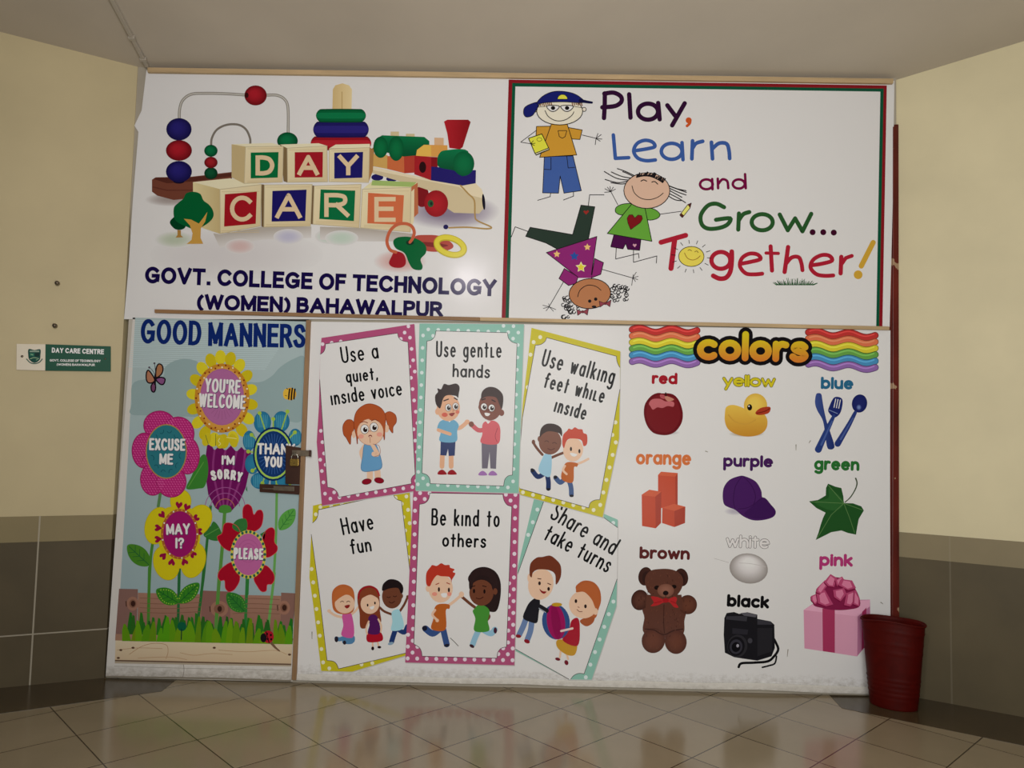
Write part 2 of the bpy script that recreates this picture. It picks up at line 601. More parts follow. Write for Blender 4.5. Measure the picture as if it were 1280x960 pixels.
GROUT_W, GROUT_X, GROUT_Z, GROUT_K = 0.62, 20 * 0 + 0.0, 0.268, 0.75
GROUT_X = -(on_wall(43, 760, A_L, W_L).x + 20) % GROUT_W + 0.01
paint_left = dado_wall('cream_wall_shaded_left', (198, 184, 145), (140, 127, 92), (84, 74, 53))  # same paint as the right wall, darkened to stand in for weaker light
GROUT_W, GROUT_X, GROUT_Z, GROUT_K = 1.9, 0.0, 5.0, 0.12
GROUT_X = -(on_wall(1188, 740, A_R, W_R).x + 20) % GROUT_W + 0.01
paint_right = dado_wall('cream_wall_lit_right', (220, 210, 173), (140, 128, 98), (90, 80, 57))  # same paint again, lightened to stand in for stronger light here

def ceil_at(px, py, a, dv):
    p = on_wall(px, py, a, dv)
    return p
jambL = at(161, 560, 0.14); jambL.z = 0
l_px = [(166, 76), (120, 65), (60, 50), (0, 36)]
l_pts = [on_wall(*q, A_L, W_L) for q in l_px]
l_far = l_pts[-1] + W_L * 1.8; l_far.z = l_pts[-1].z
def ceil_z(p):                                # the ceiling falls slightly towards the partition
    return 3.489 + 0.0085 * p.x + 0.19 * min(0.012 - p.y, 1.5)
planL = [l_far] + l_pts[::-1] + [A_L, jambL]
topsL = [ceil_z(p) for p in planL]
r_px = [(1119, 98), (1150, 85), (1175, 76.5), (1218.7, 64), (1250, 55.5), (1280, 48.4)]
r_pts = [on_wall(*q, A_R, W_R) for q in r_px]
r_far = r_pts[-1] + W_R * 1.8; r_far.z = r_pts[-1].z
planR = [A_R - W_R * 0.12] + r_pts + [r_far]
topsR = [ceil_z(p) for p in planR]
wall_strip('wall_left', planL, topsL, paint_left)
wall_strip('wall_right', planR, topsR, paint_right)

m_ceil = mat('ceiling_paint', (194, 184, 168), 0.8, 0.2, var=0.06, vscale=1.4, bump=(9, 0.12, 0.004))
row0 = [l_far] + l_pts[::-1] + [at(183, 83, 0.012), at(640, 89.5, 0.012), at(1118, 97.5, 0.012)] + r_pts + [r_far]
row0 = [Vector((p.x, p.y + (.03 if abs(p.y - .012) > 1e-4 else 0), 0)) for p in row0]
row0[0].x -= .3; row0[-1].x += .3
ceil_pts, cf = [], []
rows = [lambda p: p.y, lambda p: min(p.y - .3, -1.488), lambda p: -4.0, lambda p: -9.5]
for ry in rows:
    for p in row0:
        q = Vector((p.x, ry(p), 0)); q.z = ceil_z(q); ceil_pts.append(q)
n_ = len(row0)
for r_ in range(len(rows) - 1):
    for i in range(n_ - 1):
        cf.append((r_ * n_ + i, r_ * n_ + i + 1, (r_ + 1) * n_ + i + 1, (r_ + 1) * n_ + i))
co = link_mesh('ceiling', ceil_pts, cf, m_ceil)
bmx = bmesh.new(); bmx.from_mesh(co.data)
bmesh.ops.recalc_face_normals(bmx, faces=bmx.faces)
if sum(f.normal.z for f in bmx.faces) > 0:
    bmesh.ops.reverse_faces(bmx, faces=bmx.faces)
bmx.to_mesh(co.data); bmx.free()
md = co.modifiers.new('thick', 'SOLIDIFY'); md.thickness = 0.15; md.offset = -1
struct(co)

# floor: glossy beige tiles laid on the diagonal
m_floor = bpy.data.materials.new('beige_floor_tiles')
nt, b = nodes_of(m_floor)
tc = nt.nodes.new('ShaderNodeTexCoord')
mp = nt.nodes.new('ShaderNodeMapping')
n0 = at_z(632, 909, 0.0)
mp.vector_type = 'TEXTURE'
mp.inputs['Location'].default_value = (n0.x, n0.y, 0)
mp.inputs['Rotation'].default_value = (0, 0, math.radians(-46.5))
mp.inputs['Scale'].default_value = (0.391, 0.386, 1)
nt.links.new(tc.outputs['Object'], mp.inputs['Vector'])
sep = nt.nodes.new('ShaderNodeSeparateXYZ')
nt.links.new(mp.outputs[0], sep.inputs[0])
def fm(op, a, v=0.0, c=0.0):
    n = nt.nodes.new('ShaderNodeMath'); n.operation = op
    for i, q in enumerate((a, v, c)):
        if isinstance(q, (int, float)): n.inputs[i].default_value = q
        else: nt.links.new(q, n.inputs[i])
    return n.outputs[0]
gx = fm('ABSOLUTE', fm('WRAP', sep.outputs[0], 0.5, -0.5))
gy = fm('ABSOLUTE', fm('WRAP', sep.outputs[1], 0.5, -0.5))
g = fm('LESS_THAN', fm('MINIMUM', gx, gy), 0.0075)
flx = fm('FLOOR', sep.outputs[0]); fly = fm('FLOOR', sep.outputs[1])
cmb = nt.nodes.new('ShaderNodeCombineXYZ'); nt.links.new(flx, cmb.inputs[0]); nt.links.new(fly, cmb.inputs[1])
wn = nt.nodes.new('ShaderNodeTexWhiteNoise'); nt.links.new(cmb.outputs[0], wn.inputs['Vector'])
no = nt.nodes.new('ShaderNodeTexNoise'); no.inputs['Scale'].default_value = 3; no.inputs['Detail'].default_value = 6
nt.links.new(tc.outputs['Object'], no.inputs['Vector'])
val = fm('ADD', fm('MULTIPLY', wn.outputs[0], 0.35), fm('MULTIPLY', no.outputs[0], 0.65))
rp = nt.nodes.new('ShaderNodeValToRGB')
rp.color_ramp.elements[0].position = 0.25; rp.color_ramp.elements[1].position = 0.75
rp.color_ramp.elements[0].color = lin((142, 130, 106)) + (1,)
rp.color_ramp.elements[1].color = lin((156, 143, 118)) + (1,)
nt.links.new(val, rp.inputs[0])
mx = nt.nodes.new('ShaderNodeMix'); mx.data_type = 'RGBA'
nt.links.new(g, mx.inputs[0]); nt.links.new(rp.outputs[0], mx.inputs[6]); mx.inputs[7].default_value = lin((66, 56, 40)) + (1,)
nt.links.new(mx.outputs[2], b.inputs['Base Color'])
b.inputs['Roughness'].default_value = 0.16
set_spec(b, 0.45)
add_bump(nt, b, 5, 0.05, 0.004)
fl = link_mesh('floor', [(-8, -9.5, -0.1), (8, -9.5, -0.1), (8, 1, -0.1), (-8, 1, -0.1), (-8, -9.5, 0), (8, -9.5, 0), (8, 1, 0), (-8, 1, 0)],
               [(3, 2, 1, 0), (4, 5, 6, 7), (0, 1, 5, 4), (1, 2, 6, 5), (2, 3, 7, 6), (3, 0, 4, 7)], m_floor)
struct(fl)

# dark border tiles along the two splayed walls
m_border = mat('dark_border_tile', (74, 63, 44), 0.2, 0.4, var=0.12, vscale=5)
bl = [at_z(x, y, 0.0015) for x, y in [(221, 849), (202, 864), (169, 868), (0, 892)]]
dirl = (bl[3] - bl[1]).normalized()
far = bl[3] + dirl * 2.0
wl = A_L + W_L * 3.6
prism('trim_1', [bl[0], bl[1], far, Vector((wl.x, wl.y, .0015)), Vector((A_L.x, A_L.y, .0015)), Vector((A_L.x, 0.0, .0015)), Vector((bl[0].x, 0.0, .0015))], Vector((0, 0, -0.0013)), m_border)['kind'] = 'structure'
br = [at_z(x, y, 0.0015) for x, y in [(1036, 868), (1052, 885), (1280, 932)]]
far = br[2] + (br[2] - br[1]).normalized() * 2.0
wr = A_R + W_R * 3.6
prism('trim_2', [br[0], br[1], far, Vector((wr.x, wr.y, .0015)), Vector((A_R.x, A_R.y, .0015)), Vector((A_R.x, 0.0, .0015)), Vector((br[0].x, 0.0, .0015))], Vector((0, 0, -0.0013)), m_border)['kind'] = 'structure'

# partition behind the banners, door leaf, battens, red post
m_board = mat('partition_board', (176, 168, 152), 0.7, 0.3, var=0.06)
wb = [at(163, 77, .012), at(1120, 91, .012), at(1124, 868, .012), at(366, 849, .012), at(386, 398, .012), at(163, 395, .012)]
wb[2].z = wb[3].z = 0.0
prism('wall_back', wb, Vector((0, 0.06, 0)), m_board)['kind'] = 'structure'
m_door = mat('door_paint', (196, 190, 178), 0.5, 0.4, var=0.05)
dq = [at(161, 399, .006), at(386, 403, .006), at(366, 850, .006), at(133, 847, .006)]
dq[2].z = dq[3].z = 0.004
door = prism('door_1', dq, Vector((0, 0.04, 0)), m_door)
struct(door)
m_wood = mat('pale_wood_batten', (192, 166, 126), 0.55, 0.35, var=0.16, vscale=3, stretch=(1, 8, 8), bump=(30, 0.2, 0.002, (1, 8, 8)))
m_wood_d = mat('brown_wood_batten', (146, 112, 76), 0.55, 0.35, var=0.16, vscale=3, stretch=(1, 8, 8))
m_wood_v = mat('upright_wood_batten', (150, 118, 84), 0.55, 0.35, var=0.16, vscale=3, stretch=(8, 8, 1))
struct(slab('trim_3', [(184, 84), (1117, 98), (1117, 104), (184, 90)], -0.022, 0.022, m_wood, bev=0.003))
struct(slab('trim_4', [(193, 386.5), (600, 396.5), (600, 401), (193, 391)], -0.016, 0.016, m_wood_d, bev=0.002))
struct(slab('trim_5', [(600, 396.5), (1112, 408), (1112, 412.5), (600, 401)], -0.016, 0.016, m_wood, bev=0.002))
struct(slab('trim_6', [(382.5, 400), (388, 400), (370, 850.5), (364.5, 850)], -0.018, 0.024, m_wood_v, bev=0.002))
m_red = mat('worn_dark_red_paint', (98, 30, 20), 0.4, 0.45, var=0.35, vscale=7, stretch=(1, 1, 0.4), bump=(24, 0.3, 0.003))
nt = m_red.node_tree; b = nt.nodes['Principled BSDF']
# chips where the paint has come off
old = b.inputs['Base Color'].links[0].from_socket
tcn = nt.nodes.new('ShaderNodeTexCoord'); nz = nt.nodes.new('ShaderNodeTexNoise'); nz.inputs['Scale'].default_value = 9; nz.inputs['Detail'].default_value = 5
nt.links.new(tcn.outputs['Object'], nz.inputs['Vector'])
gt = nt.nodes.new('ShaderNodeMath'); gt.operation = 'GREATER_THAN'; gt.inputs[1].default_value = 0.66
nt.links.new(nz.outputs[0], gt.inputs[0])
mxx = nt.nodes.new('ShaderNodeMix'); mxx.data_type = 'RGBA'; mxx.inputs[7].default_value = lin((170, 140, 110)) + (1,)
nt.links.new(gt.outputs[0], mxx.inputs[0]); nt.links.new(old, mxx.inputs[6]); nt.links.new(mxx.outputs[2], b.inputs['Base Color'])
pq = [at(1108, 156, 0.006), at(1123.5, 155, 0.006), at(1124.5, 868, 0.006), at(1106, 866, 0.006)]
pq[2].z = pq[3].z = 0.0
struct(prism('trim_7', pq, Vector((0, 0.05, 0)), m_red, bev=0.004))
# moulding step on the post
pq = [at(1116.5, 158, -0.004), at(1121.5, 158, -0.004), at(1122, 868, -0.004), at(1115, 866, -0.004)]
pq[2].z = pq[3].z = 0.0
o = prism('moulding', pq, Vector((0, 0.012, 0)), m_red, bev=0.003); o.parent = bpy.data.objects['trim_7']
# ---------------------------------------------------------------- upper banner
def vinyl(name, col, grime=0.0, zmax=0.3):
    m = bpy.data.materials.new(name)
    nt, b = nodes_of(m)
    b.inputs['Roughness'].default_value = 0.17
    set_spec(b, 0.09)
    b.inputs['Base Color'].default_value = col + (1,)
    add_bump(nt, b, 2.2, 0.25, 0.012, (1, 1, 0.6), 2)
    if grime:                                # scuffs and mop splashes along the foot of the sheet
        tc = nt.nodes.new('ShaderNodeTexCoord')
        sp = nt.nodes.new('ShaderNodeSeparateXYZ')
        nt.links.new(tc.outputs['Object'], sp.inputs[0])
        mr = nt.nodes.new('ShaderNodeMapRange')
        mr.inputs['From Min'].default_value = zmax
        mr.inputs['From Max'].default_value = 0.0
        nt.links.new(sp.outputs[2], mr.inputs[0])
        mp = nt.nodes.new('ShaderNodeMapping')
        mp.inputs['Scale'].default_value = (6, 6, 10)
        no = nt.nodes.new('ShaderNodeTexNoise')
        no.inputs['Scale'].default_value = 4.5
        no.inputs['Detail'].default_value = 9
        no.inputs['Roughness'].default_value = 0.7
        nt.links.new(tc.outputs['Object'], mp.inputs[0])
        nt.links.new(mp.outputs[0], no.inputs['Vector'])
        a = nt.nodes.new('ShaderNodeMath'); a.operation = 'MULTIPLY'
        nt.links.new(mr.outputs[0], a.inputs[0]); nt.links.new(no.outputs[0], a.inputs[1])
        rp = nt.nodes.new('ShaderNodeValToRGB')
        rp.color_ramp.elements[0].position = 0.25; rp.color_ramp.elements[0].color = (0, 0, 0, 1)
        rp.color_ramp.elements[1].position = 0.62; rp.color_ramp.elements[1].color = (grime,) * 3 + (1,)
        nt.links.new(a.outputs[0], rp.inputs[0])
        mx = nt.nodes.new('ShaderNodeMix'); mx.data_type = 'RGBA'
        mx.inputs[6].default_value = col + (1,); mx.inputs[7].default_value = lin((120, 108, 86)) + (1,)
        nt.links.new(rp.outputs[0], mx.inputs[0]); nt.links.new(mx.outputs[2], b.inputs['Base Color'])
    return m
m_vinyl = vinyl('banner_vinyl', (0.8, 0.8, 0.8))
def sheet(name, quad, y, thick, m):           # a finely divided printed sheet with slight ripples along its free edges
    return slab(name, quad, y, thick, m)

top = sheet('banner', [(183, 88), (400, 91), (640, 94), (880, 98), (1118, 101), (1116, 250), (1112, 409), (880, 405), (640, 402), (400, 399), (155, 399), (161, 330), (166, 250), (173, 165), (168, 157), (177, 138)], 0.0, 0.003, m_vinyl)
tag(top, 'wide white upper banner with toy blocks spelling day care and stick figure children', 'banner')
WT = (196, 192, 185)
TAN, TANS, TANT = (204, 186, 146), (182, 160, 114), (214, 200, 164)
LET = (206, 180, 140)
RED, GRN, BLU = (152, 22, 32), (4, 98, 54), (30, 24, 92)
R1a, R1b, R1c, R1d = (140, 60, 4.8), (380, 90, 4.8), (150, 210, 4.8), (400, 210, 4.8)
R1e, R1f, R1g, R1h = (620, 90, 4.8), (620, 220, 4.8), (860, 90, 4.5714), (860, 210, 4.5714)
def dk(c, k):
    return tuple(v * k for v in c)

# soft coloured mirror images of the toys, printed on the sheet
a = Art('printed_table_shine', top, R1c, WT)
bgw = (186, 183, 176)
a.E(700, 520, 520, 150, (188, 182, 176), edge=WT)
a.E(330, 430, 120, 50, (168, 174, 150), edge=WT)
a.E(300, 190, 150, 40, (150, 138, 130), edge=WT)
SHW = (158, 148, 134)
a.P([(560, 392), (600, 398), (850, 352), (1148, 352), (1148, 420), (850, 430), (600, 480)], grad((800, 370), SHW, (806, 440), (192, 186, 178)))
for x, y, c in ((640, 470, (190, 162, 154)), (930, 412, (168, 164, 176)), (1180, 410, (170, 182, 164))):
    a.E(x + 80, y, 90, 46, c, edge=(192, 187, 180))
a.F(*R1d)
a.P([(0, 352), (236, 360), (560, 395), (560, 440), (236, 440), (0, 430)], grad((200, 372), SHW, (190, 446), (192, 186, 178)))
a.E(130, 420, 100, 46, (170, 182, 164), edge=(192, 187, 180))
a.E(480, 560, 160, 70, (190, 150, 140), edge=WT)
a.E(780, 260, 300, 110, (120, 108, 122), edge=WT)
a.build()

a = Art('printed_bead_maze', top, R1a, WT, 9)
a.P([(240, 790), (262, 776), (480, 772), (720, 744), (720, 800), (495, 830), (490, 870), (440, 905), (370, 912), (272, 886), (240, 862)], (112, 62, 46))
a.P([(248, 786), (266, 779), (480, 776), (720, 750), (720, 770), (500, 800), (330, 812)], (84, 42, 32))
a.P([(244, 830), (330, 850), (490, 850), (490, 856), (330, 858), (244, 838)], (96, 50, 38))
wire = (124, 118, 106)
for w_, c_ in ((17, wire), (7, (176, 170, 158))):
    a.S([(404, 430), (406, 370), (424, 315), (475, 278), (560, 272), (690, 275), (805, 283)], w_, c_)
    a.S([(930, 283), (990, 284), (1035, 308), (1056, 360), (1057, 510)], w_, c_)
a.S([(595, 582), (600, 540), (630, 490), (690, 461), (760, 461), (805, 490), (828, 540), (830, 575)], 13, (112, 104, 92))
for cx, cy, rx, ry, c in [(402, 800, 34, 14, (20, 14, 40)), (402, 742, 78, 64, BLU), (402, 615, 78, 62, RED), (402, 488, 76, 67, BLU), (862, 285, 67, 60, RED),
                          (594, 752, 40, 36, (8, 70, 40)), (594, 687, 40, 34, (140, 24, 30)), (594, 617, 40, 36, GRN), (1053, 558, 62, 52, GRN)]:
    a.E(cx, cy, rx, ry, tuple(min(255, v * 1.12 + 6) for v in c), edge=dk(c, .72), hi=(-.2, -.25))
a.E(808, 284, 12, 16, (60, 10, 14))
a.build()

a = Art('printed_stacking_rings', top, R1b, WT, 9)
a.P([(170, 240), (173, 105), (188, 80), (230, 68), (270, 80), (288, 105), (285, 240)], grad((170, 0), (196, 168, 112), (288, 0), (212, 190, 140)))
a.S([(228, 120), (228, 225)], 5, (176, 146, 92), False)
for cy, hw, hh, c in [(428, 182, 42, RED), (345, 167, 48, BLU), (262, 150, 40, GRN)]:
    for kk, cc in ((1, dk(c, .8)), (.8, c), (.45, tuple(min(255, v * 1.15 + 8) for v in c))):
        a.P([(222 - hw, cy), (222 - hw + 18, cy - hh * kk * .85), (222 - hw + 60, cy - hh * kk), (222 + hw - 60, cy - hh * kk), (222 + hw - 18, cy - hh * kk * .85), (222 + hw, cy),
             (222 + hw - 18, cy + hh * kk * .85), (222 + hw - 60, cy + hh * kk), (222 - hw + 60, cy + hh * kk), (222 - hw + 18, cy + hh * kk * .85)], cc, True)
a.build()

a = Art('printed_toy_train', top, R1b, WT, 9)
a.E(440, 632, 36, 20, BLU); a.E(527, 642, 34, 16, BLU)
a.E(708, 745, 42, 66, dk(RED, .85))
a.P([(395, 575), (420, 570), (680, 626), (960, 680), (1030, 668), (1066, 704), (1086, 760), (1082, 812), (1052, 850), (900, 845), (862, 820), (850, 745), (690, 690), (520, 640), (395, 602)], (206, 190, 156))
a.P([(395, 585), (680, 642), (930, 690), (1000, 740), (1080, 760), (1082, 812), (1052, 850), (900, 845), (862, 820), (850, 745), (690, 690), (520, 640), (395, 602)], (190, 172, 134))
a.E(1078, 780, 9, 48, (18, 14, 30), -5)
a.P([(395, 470), (420, 450), (420, 568), (395, 560)], (140, 110, 50))
a.P([(415, 490), (502, 500), (502, 582), (415, 566)], (196, 154, 84))
a.P([(500, 505), (602, 505), (602, 607), (500, 582)], (198, 104, 60))
a.P([(600, 505), (684, 495), (668, 604), (602, 608)], (176, 62, 46))
a.P([(520, 358), (570, 358), (570, 392), (520, 388)], (190, 172, 130)); a.P([(612, 371), (664, 371), (664, 402), (612, 398)], (190, 172, 130))
a.P([(425, 410), (468, 380), (722, 390), (752, 415), (752, 450), (690, 500), (598, 508), (440, 470)], grad((0, 385), (10, 116, 66), (0, 505), (4, 78, 44)))
a.E(460, 452, 44, 64, (10, 112, 62), edge=(4, 88, 48)); a.E(553, 460, 46, 74, (10, 112, 62), edge=(4, 88, 48))
a.P([(782, 394), (838, 396), (838, 440), (782, 440)], (200, 160, 120))
a.P([(672, 505), (678, 468), (720, 437), (860, 440), (862, 475), (800, 510)], (214, 152, 74))
a.P([(672, 505), (678, 468), (720, 437), (762, 442), (764, 505)], (222, 176, 78))
a.P([(664, 502), (788, 512), (762, 650), (662, 614)], (166, 32, 38))
a.P([(764, 510), (810, 512), (800, 580), (762, 650)], (134, 20, 28))
a.E(712, 572, 21, 34, (40, 10, 14))
a.P([(764, 568), (1032, 590), (1030, 668), (950, 682), (762, 650)], (34, 26, 100))
a.P([(800, 530), (812, 490), (850, 470), (985, 476), (962, 622), (900, 592), (812, 572)], grad((0, 470), (12, 118, 70), (0, 610), (4, 76, 44)), True)
a.E(958, 550, 64, 74, (10, 112, 64), edge=(4, 92, 52))
a.P([(840, 298), (860, 287), (985, 287), (1000, 300), (978, 370), (952, 452), (935, 464), (872, 456), (860, 370)], grad((840, 0), (178, 34, 42), (1000, 0), (140, 18, 26)))
a.E(793, 790, 72, 80, (176, 30, 38), edge=(150, 22, 30)); a.E(760, 790, 18, 22, (40, 84, 50)); a.E(764, 790, 8, 10, (20, 40, 30))
a.S([(940, 682), (985, 730), (1022, 772), (1026, 860), (1040, 892), (1122, 930), (1095, 941), (980, 932), (870, 935)], 9, (168, 134, 76))
a.E(851, 930, 15, 14, (30, 24, 80))
a.build()

def block(front, faces, sq, sqc, letter, box, fr, base):
    a = Art('printed_toy_block', top, fr, WT, base)
    for pts, c in faces:
        a.P(pts, c)
    a.P(front, dk(TAN, .88))
    cx = sum(p[0] for p in front) / len(front); cy = sum(p[1] for p in front) / len(front)
    a.P([(cx + (x - cx) * .965, cy + (y - cy) * .965) for x, y in front], grad(front[0], (214, 198, 158), front[2], (196, 176, 134)))
    cx = (front[0][0] + front[2][0]) / 2
    for j in range(3):
        y = front[0][1] + (front[3][1] - front[0][1]) * (.06 if j == 0 else .93 if j == 1 else .97)
        a.S([(front[0][0] + 12, y), (front[1][0] - 14, y - 2)], 2.5, (190, 168, 122), False)
    blk = a.build()
    s_ = Art('printed_letter', blk, fr, WT, base + 8)
    s_.P(sq, sqc)
    x0, y0, x1, y1 = box
    s_.text(letter, (x0, y1), (x1, y1), y1 - y0, 26, LET, False)
    s_.build()
block([(800, 592), (1030, 588), (1025, 806), (792, 815)], [([(718, 578), (960, 570), (1030, 590), (800, 594)], TANT), ([(718, 578), (802, 592), (794, 815), (718, 776)], TANS)],
      [(833, 628), (1000, 625), (995, 778), (833, 783)], (6, 112, 58), 'D', (862, 645, 975, 765), R1a, 26)
block([(1050, 600), (1292, 586), (1296, 805), (1052, 808)], [([(1008, 580), (1240, 572), (1292, 588), (1050, 602)], TANT), ([(1008, 580), (1052, 602), (1054, 808), (1030, 800)], (120, 98, 64))],
      [(1097, 626), (1266, 624), (1264, 776), (1097, 778)], (166, 26, 38), 'A', (1114, 642, 1242, 764), R1a, 26)
block([(150, 462), (395, 452), (390, 665), (148, 660)], [([(150, 460), (190, 436), (395, 432), (397, 455)], TANT), ([(393, 450), (418, 470), (414, 592), (388, 662)], (166, 120, 70))],
      [(182, 485), (355, 480), (350, 635), (182, 640)], (28, 24, 98), 'Y', (205, 498, 327, 620), R1b, 26)
block([(598, 127), (850, 97), (845, 350), (600, 396)], [([(438, 85), (660, 62), (850, 97), (598, 129)], TANT), ([(438, 85), (600, 127), (602, 396), (495, 360), (440, 300)], grad((438, 0), (206, 190, 140), (600, 0), (184, 162, 112)))],
      [(630, 158), (822, 142), (815, 335), (625, 352)], (166, 24, 34), 'C', (660, 166, 797, 322), R1c, 20)
block([(865, 100), (1155, 97), (1145, 350), (862, 357)], [([(848, 98), (868, 100), (866, 357), (848, 350)], (110, 88, 58))],
      [(915, 138), (1120, 130), (1112, 318), (910, 322)], (28, 22, 96), 'A', (933, 152, 1090, 302), R1c, 20)
block([(60, 682), (345, 672), (333, 937), (52, 915)], [([(40, 678), (62, 682), (54, 915), (38, 912)], (110, 88, 58))],
      [(100, 705), (308, 712), (300, 895), (92, 882)], (10, 112, 62), 'R', (122, 727, 268, 870), R1b, 20)
block([(348, 702), (645, 690), (640, 963), (336, 937)], [([(355, 700), (410, 655), (680, 664), (645, 692)], (206, 196, 150)), ([(410, 650), (675, 662), (650, 690), (404, 680)], (150, 172, 96)),
      ([(643, 690), (682, 664), (686, 848), (640, 892)], (182, 104, 66)), ([(643, 720), (662, 700), (660, 890), (640, 960)], (206, 190, 150))],
      [(385, 725), (600, 740), (590, 918), (380, 908)], (206, 106, 66), 'E', (422, 750, 550, 900), R1b, 20)

a = Art('printed_toy_tree', top, R1c, WT, 34)
a.P([(345, 372), (366, 374), (366, 404), (380, 416), (334, 418), (346, 402)], (170, 126, 60))
a.P([(300, 330), (318, 300), (345, 290), (390, 300), (395, 350), (370, 370), (330, 366)], (2, 66, 34), True)
a.P([(380, 185), (398, 153), (440, 143), (482, 156), (502, 195), (532, 218), (556, 250), (562, 288), (540, 322), (490, 355), (440, 366), (400, 352), (352, 330), (326, 300), (324, 240), (348, 212)], (6, 96, 48), True)
a.P([(384, 305), (428, 310), (474, 334), (500, 300), (525, 264), (512, 322), (486, 362), (484, 420), (500, 455), (400, 456), (430, 432), (436, 392), (420, 345)], (198, 150, 68))
a.build()
a = Art('printed_teething_ring', top, R1d, WT, 34)
a.P([(570, 412), (640, 402), (725, 410), (790, 450), (796, 480), (740, 500), (650, 500), (590, 470)], (176, 74, 60), True)
a.P([(610, 445), (700, 450), (770, 465), (720, 476), (640, 470)], (128, 44, 40), True)
a.S([(782 + 84 * math.cos(t * .314) * .95 - 48 * math.sin(t * .314) * .31, 470 + 84 * math.cos(t * .314) * .31 + 48 * math.sin(t * .314) * .95) for t in range(20)], 38, (196, 178, 40), closed=True)
a.S([(782 + 84 * math.cos(t * .314) * .95 - 48 * math.sin(t * .314) * .31, 468 + 84 * math.cos(t * .314) * .31 + 48 * math.sin(t * .314) * .95) for t in range(20)], 26, (222, 206, 62), closed=True)
a.P([(450, 500), (500, 515), (516, 568), (492, 597), (440, 596), (414, 572), (430, 530)], (160, 30, 38), True)
a.S([(455, 505), (420, 490), (402, 440), (420, 380), (460, 342), (510, 334), (550, 350), (566, 388), (552, 430), (540, 446)], 19, (192, 96, 64))
a.P([(440, 440), (470, 416), (540, 414), (600, 435), (636, 470), (634, 512), (604, 548), (616, 590), (604, 612), (560, 606), (534, 570), (508, 512), (455, 482)], (8, 102, 52), True)
a.E(540, 448, 24, 15, (20, 50, 34))
a.S([(565, 392), (555, 425), (540, 446)], 17, (192, 96, 64))
a.build()

NAVY = (24, 14, 66)
lettering('GOVT. COLLEGE OF TECHNOLOGY', top, (0, 0, 1), WT, 20, (181, 354), (620, 370.5), 21, 4.8, NAVY, False, space=.32, gap=.06)
lettering('(WOMEN) BAHAWALPUR', top, (0, 0, 1), WT, 20, (246, 387), (553, 396.5), 19.5, 4.6, NAVY, False, space=.32, gap=.06)

# right half: frame lines, children, lettering
a = Art('printed_frame', top, (0, 0, 1), WT, 1)
def strip(pts, c):
    a.P(pts, c)
rd, gn = (140, 26, 34), (14, 84, 56)
strip([(636, 99.5), (1108.5, 106.8), (1108.4, 111), (636, 104)], rd)
strip([(636, 103.7), (1104.5, 110.8), (1104.3, 114.6), (637, 108)], gn)
strip([(635.8, 99.5), (640.5, 99.5), (632, 397.5), (627, 397.5)], rd)
strip([(640.3, 103.7), (644.4, 103.7), (636, 397.8), (631.8, 397.6)], gn)
strip([(1104.4, 107), (1108.5, 107), (1103, 408), (1098.8, 408)], rd)
strip([(1100.5, 110.5), (1104.6, 110.8), (1099, 408), (1095.2, 408)], gn)
a.build()

K = (22, 18, 20)
def hand(a, x, y, tips, w=4):
    for t in tips:
        a.S([(x, y), t], w, K, False, up=False)
    a.up()
a = Art('printed_child', top, R1e, WT, 2, label='printed boy in a blue cap and orange shirt holding a yellow book')
a.S([(328, 726), (325, 748), (250, 770)], 4.5, K, False); a.S([(465, 716), (465, 745), (405, 768)], 4.5, K, False)
a.P([(290, 508), (462, 503), (512, 712), (408, 727), (385, 625), (375, 727), (280, 725)], (62, 90, 150), line=K, lw=4.5)
a.S([(330, 512), (330, 586), (286, 584)], 4, K, False); a.S([(425, 506), (433, 576), (474, 572)], 4, K, False)
a.S([(240, 352), (148, 421), (210, 431)], 4, K, False)
a.P([(243, 327), (337, 325), (302, 412), (240, 385)], (206, 150, 50), line=K, lw=4.5)
a.P([(432, 333), (517, 348), (503, 405), (455, 402)], (206, 150, 50), line=K, lw=4.5)
a.P([(333, 310), (427, 312), (484, 498), (262, 512)], (206, 150, 50), line=K, lw=4.5)
a.S([(372, 352), (425, 352), (415, 388), (398, 398), (380, 388), (372, 352)], 4, K, False)
a.S([(515, 378), (600, 398)], 4, K, False); hand(a, 600, 400, [(612, 368), (632, 375), (637, 403), (626, 416), (595, 438)])
a.P([(240, 500), (320, 467), (316, 454), (234, 488)], (206, 200, 160), line=K, lw=4)
a.P([(195, 398), (275, 372), (316, 456), (234, 489)], (222, 218, 66), line=K, lw=5)
a.S([(240, 497), (318, 463)], 3, K, False)
a.E(260, 405, 15, 11, (222, 218, 66), line=K, lw=2.5); hand(a, 208, 430, [(225, 412), (236, 428), (232, 442), (218, 445)])
a.E(234, 232, 11, 9, (212, 198, 178), line=K, lw=4); a.E(529, 225, 12, 12, (212, 198, 178), line=K, lw=4)
a.E(382, 236, 138, 82, (216, 200, 176), line=K, lw=5)
for x0 in list(range(262, 330, 11)) + list(range(455, 512, 11)):
    a.S([(x0, 178), (x0 + 6, 196 + (x0 * 7) % 9)], 7, (130, 92, 66), False, up=False)
a.up()
a.P([(165, 245), (178, 208), (245, 182), (254, 202), (236, 238), (214, 264), (180, 270)], (24, 30, 104), True, line=K, lw=4)
a.P([(244, 192), (275, 150), (330, 122), (390, 116), (460, 128), (508, 155), (524, 184), (400, 180), (300, 184)], (24, 30, 104), True, line=K, lw=4)
a.S([(505, 172), (545, 180), (575, 184)], [20, 13], (14, 16, 58))
a.P(arc(399, 164, 30, 28, 180, 360, 12), (222, 214, 70), line=K, lw=3)
a.S([(246, 212), (310, 206)], 3, K, False); a.S([(460, 206), (520, 216)], 3, K, False); a.S([(375, 208), (392, 208)], 4, K, False)
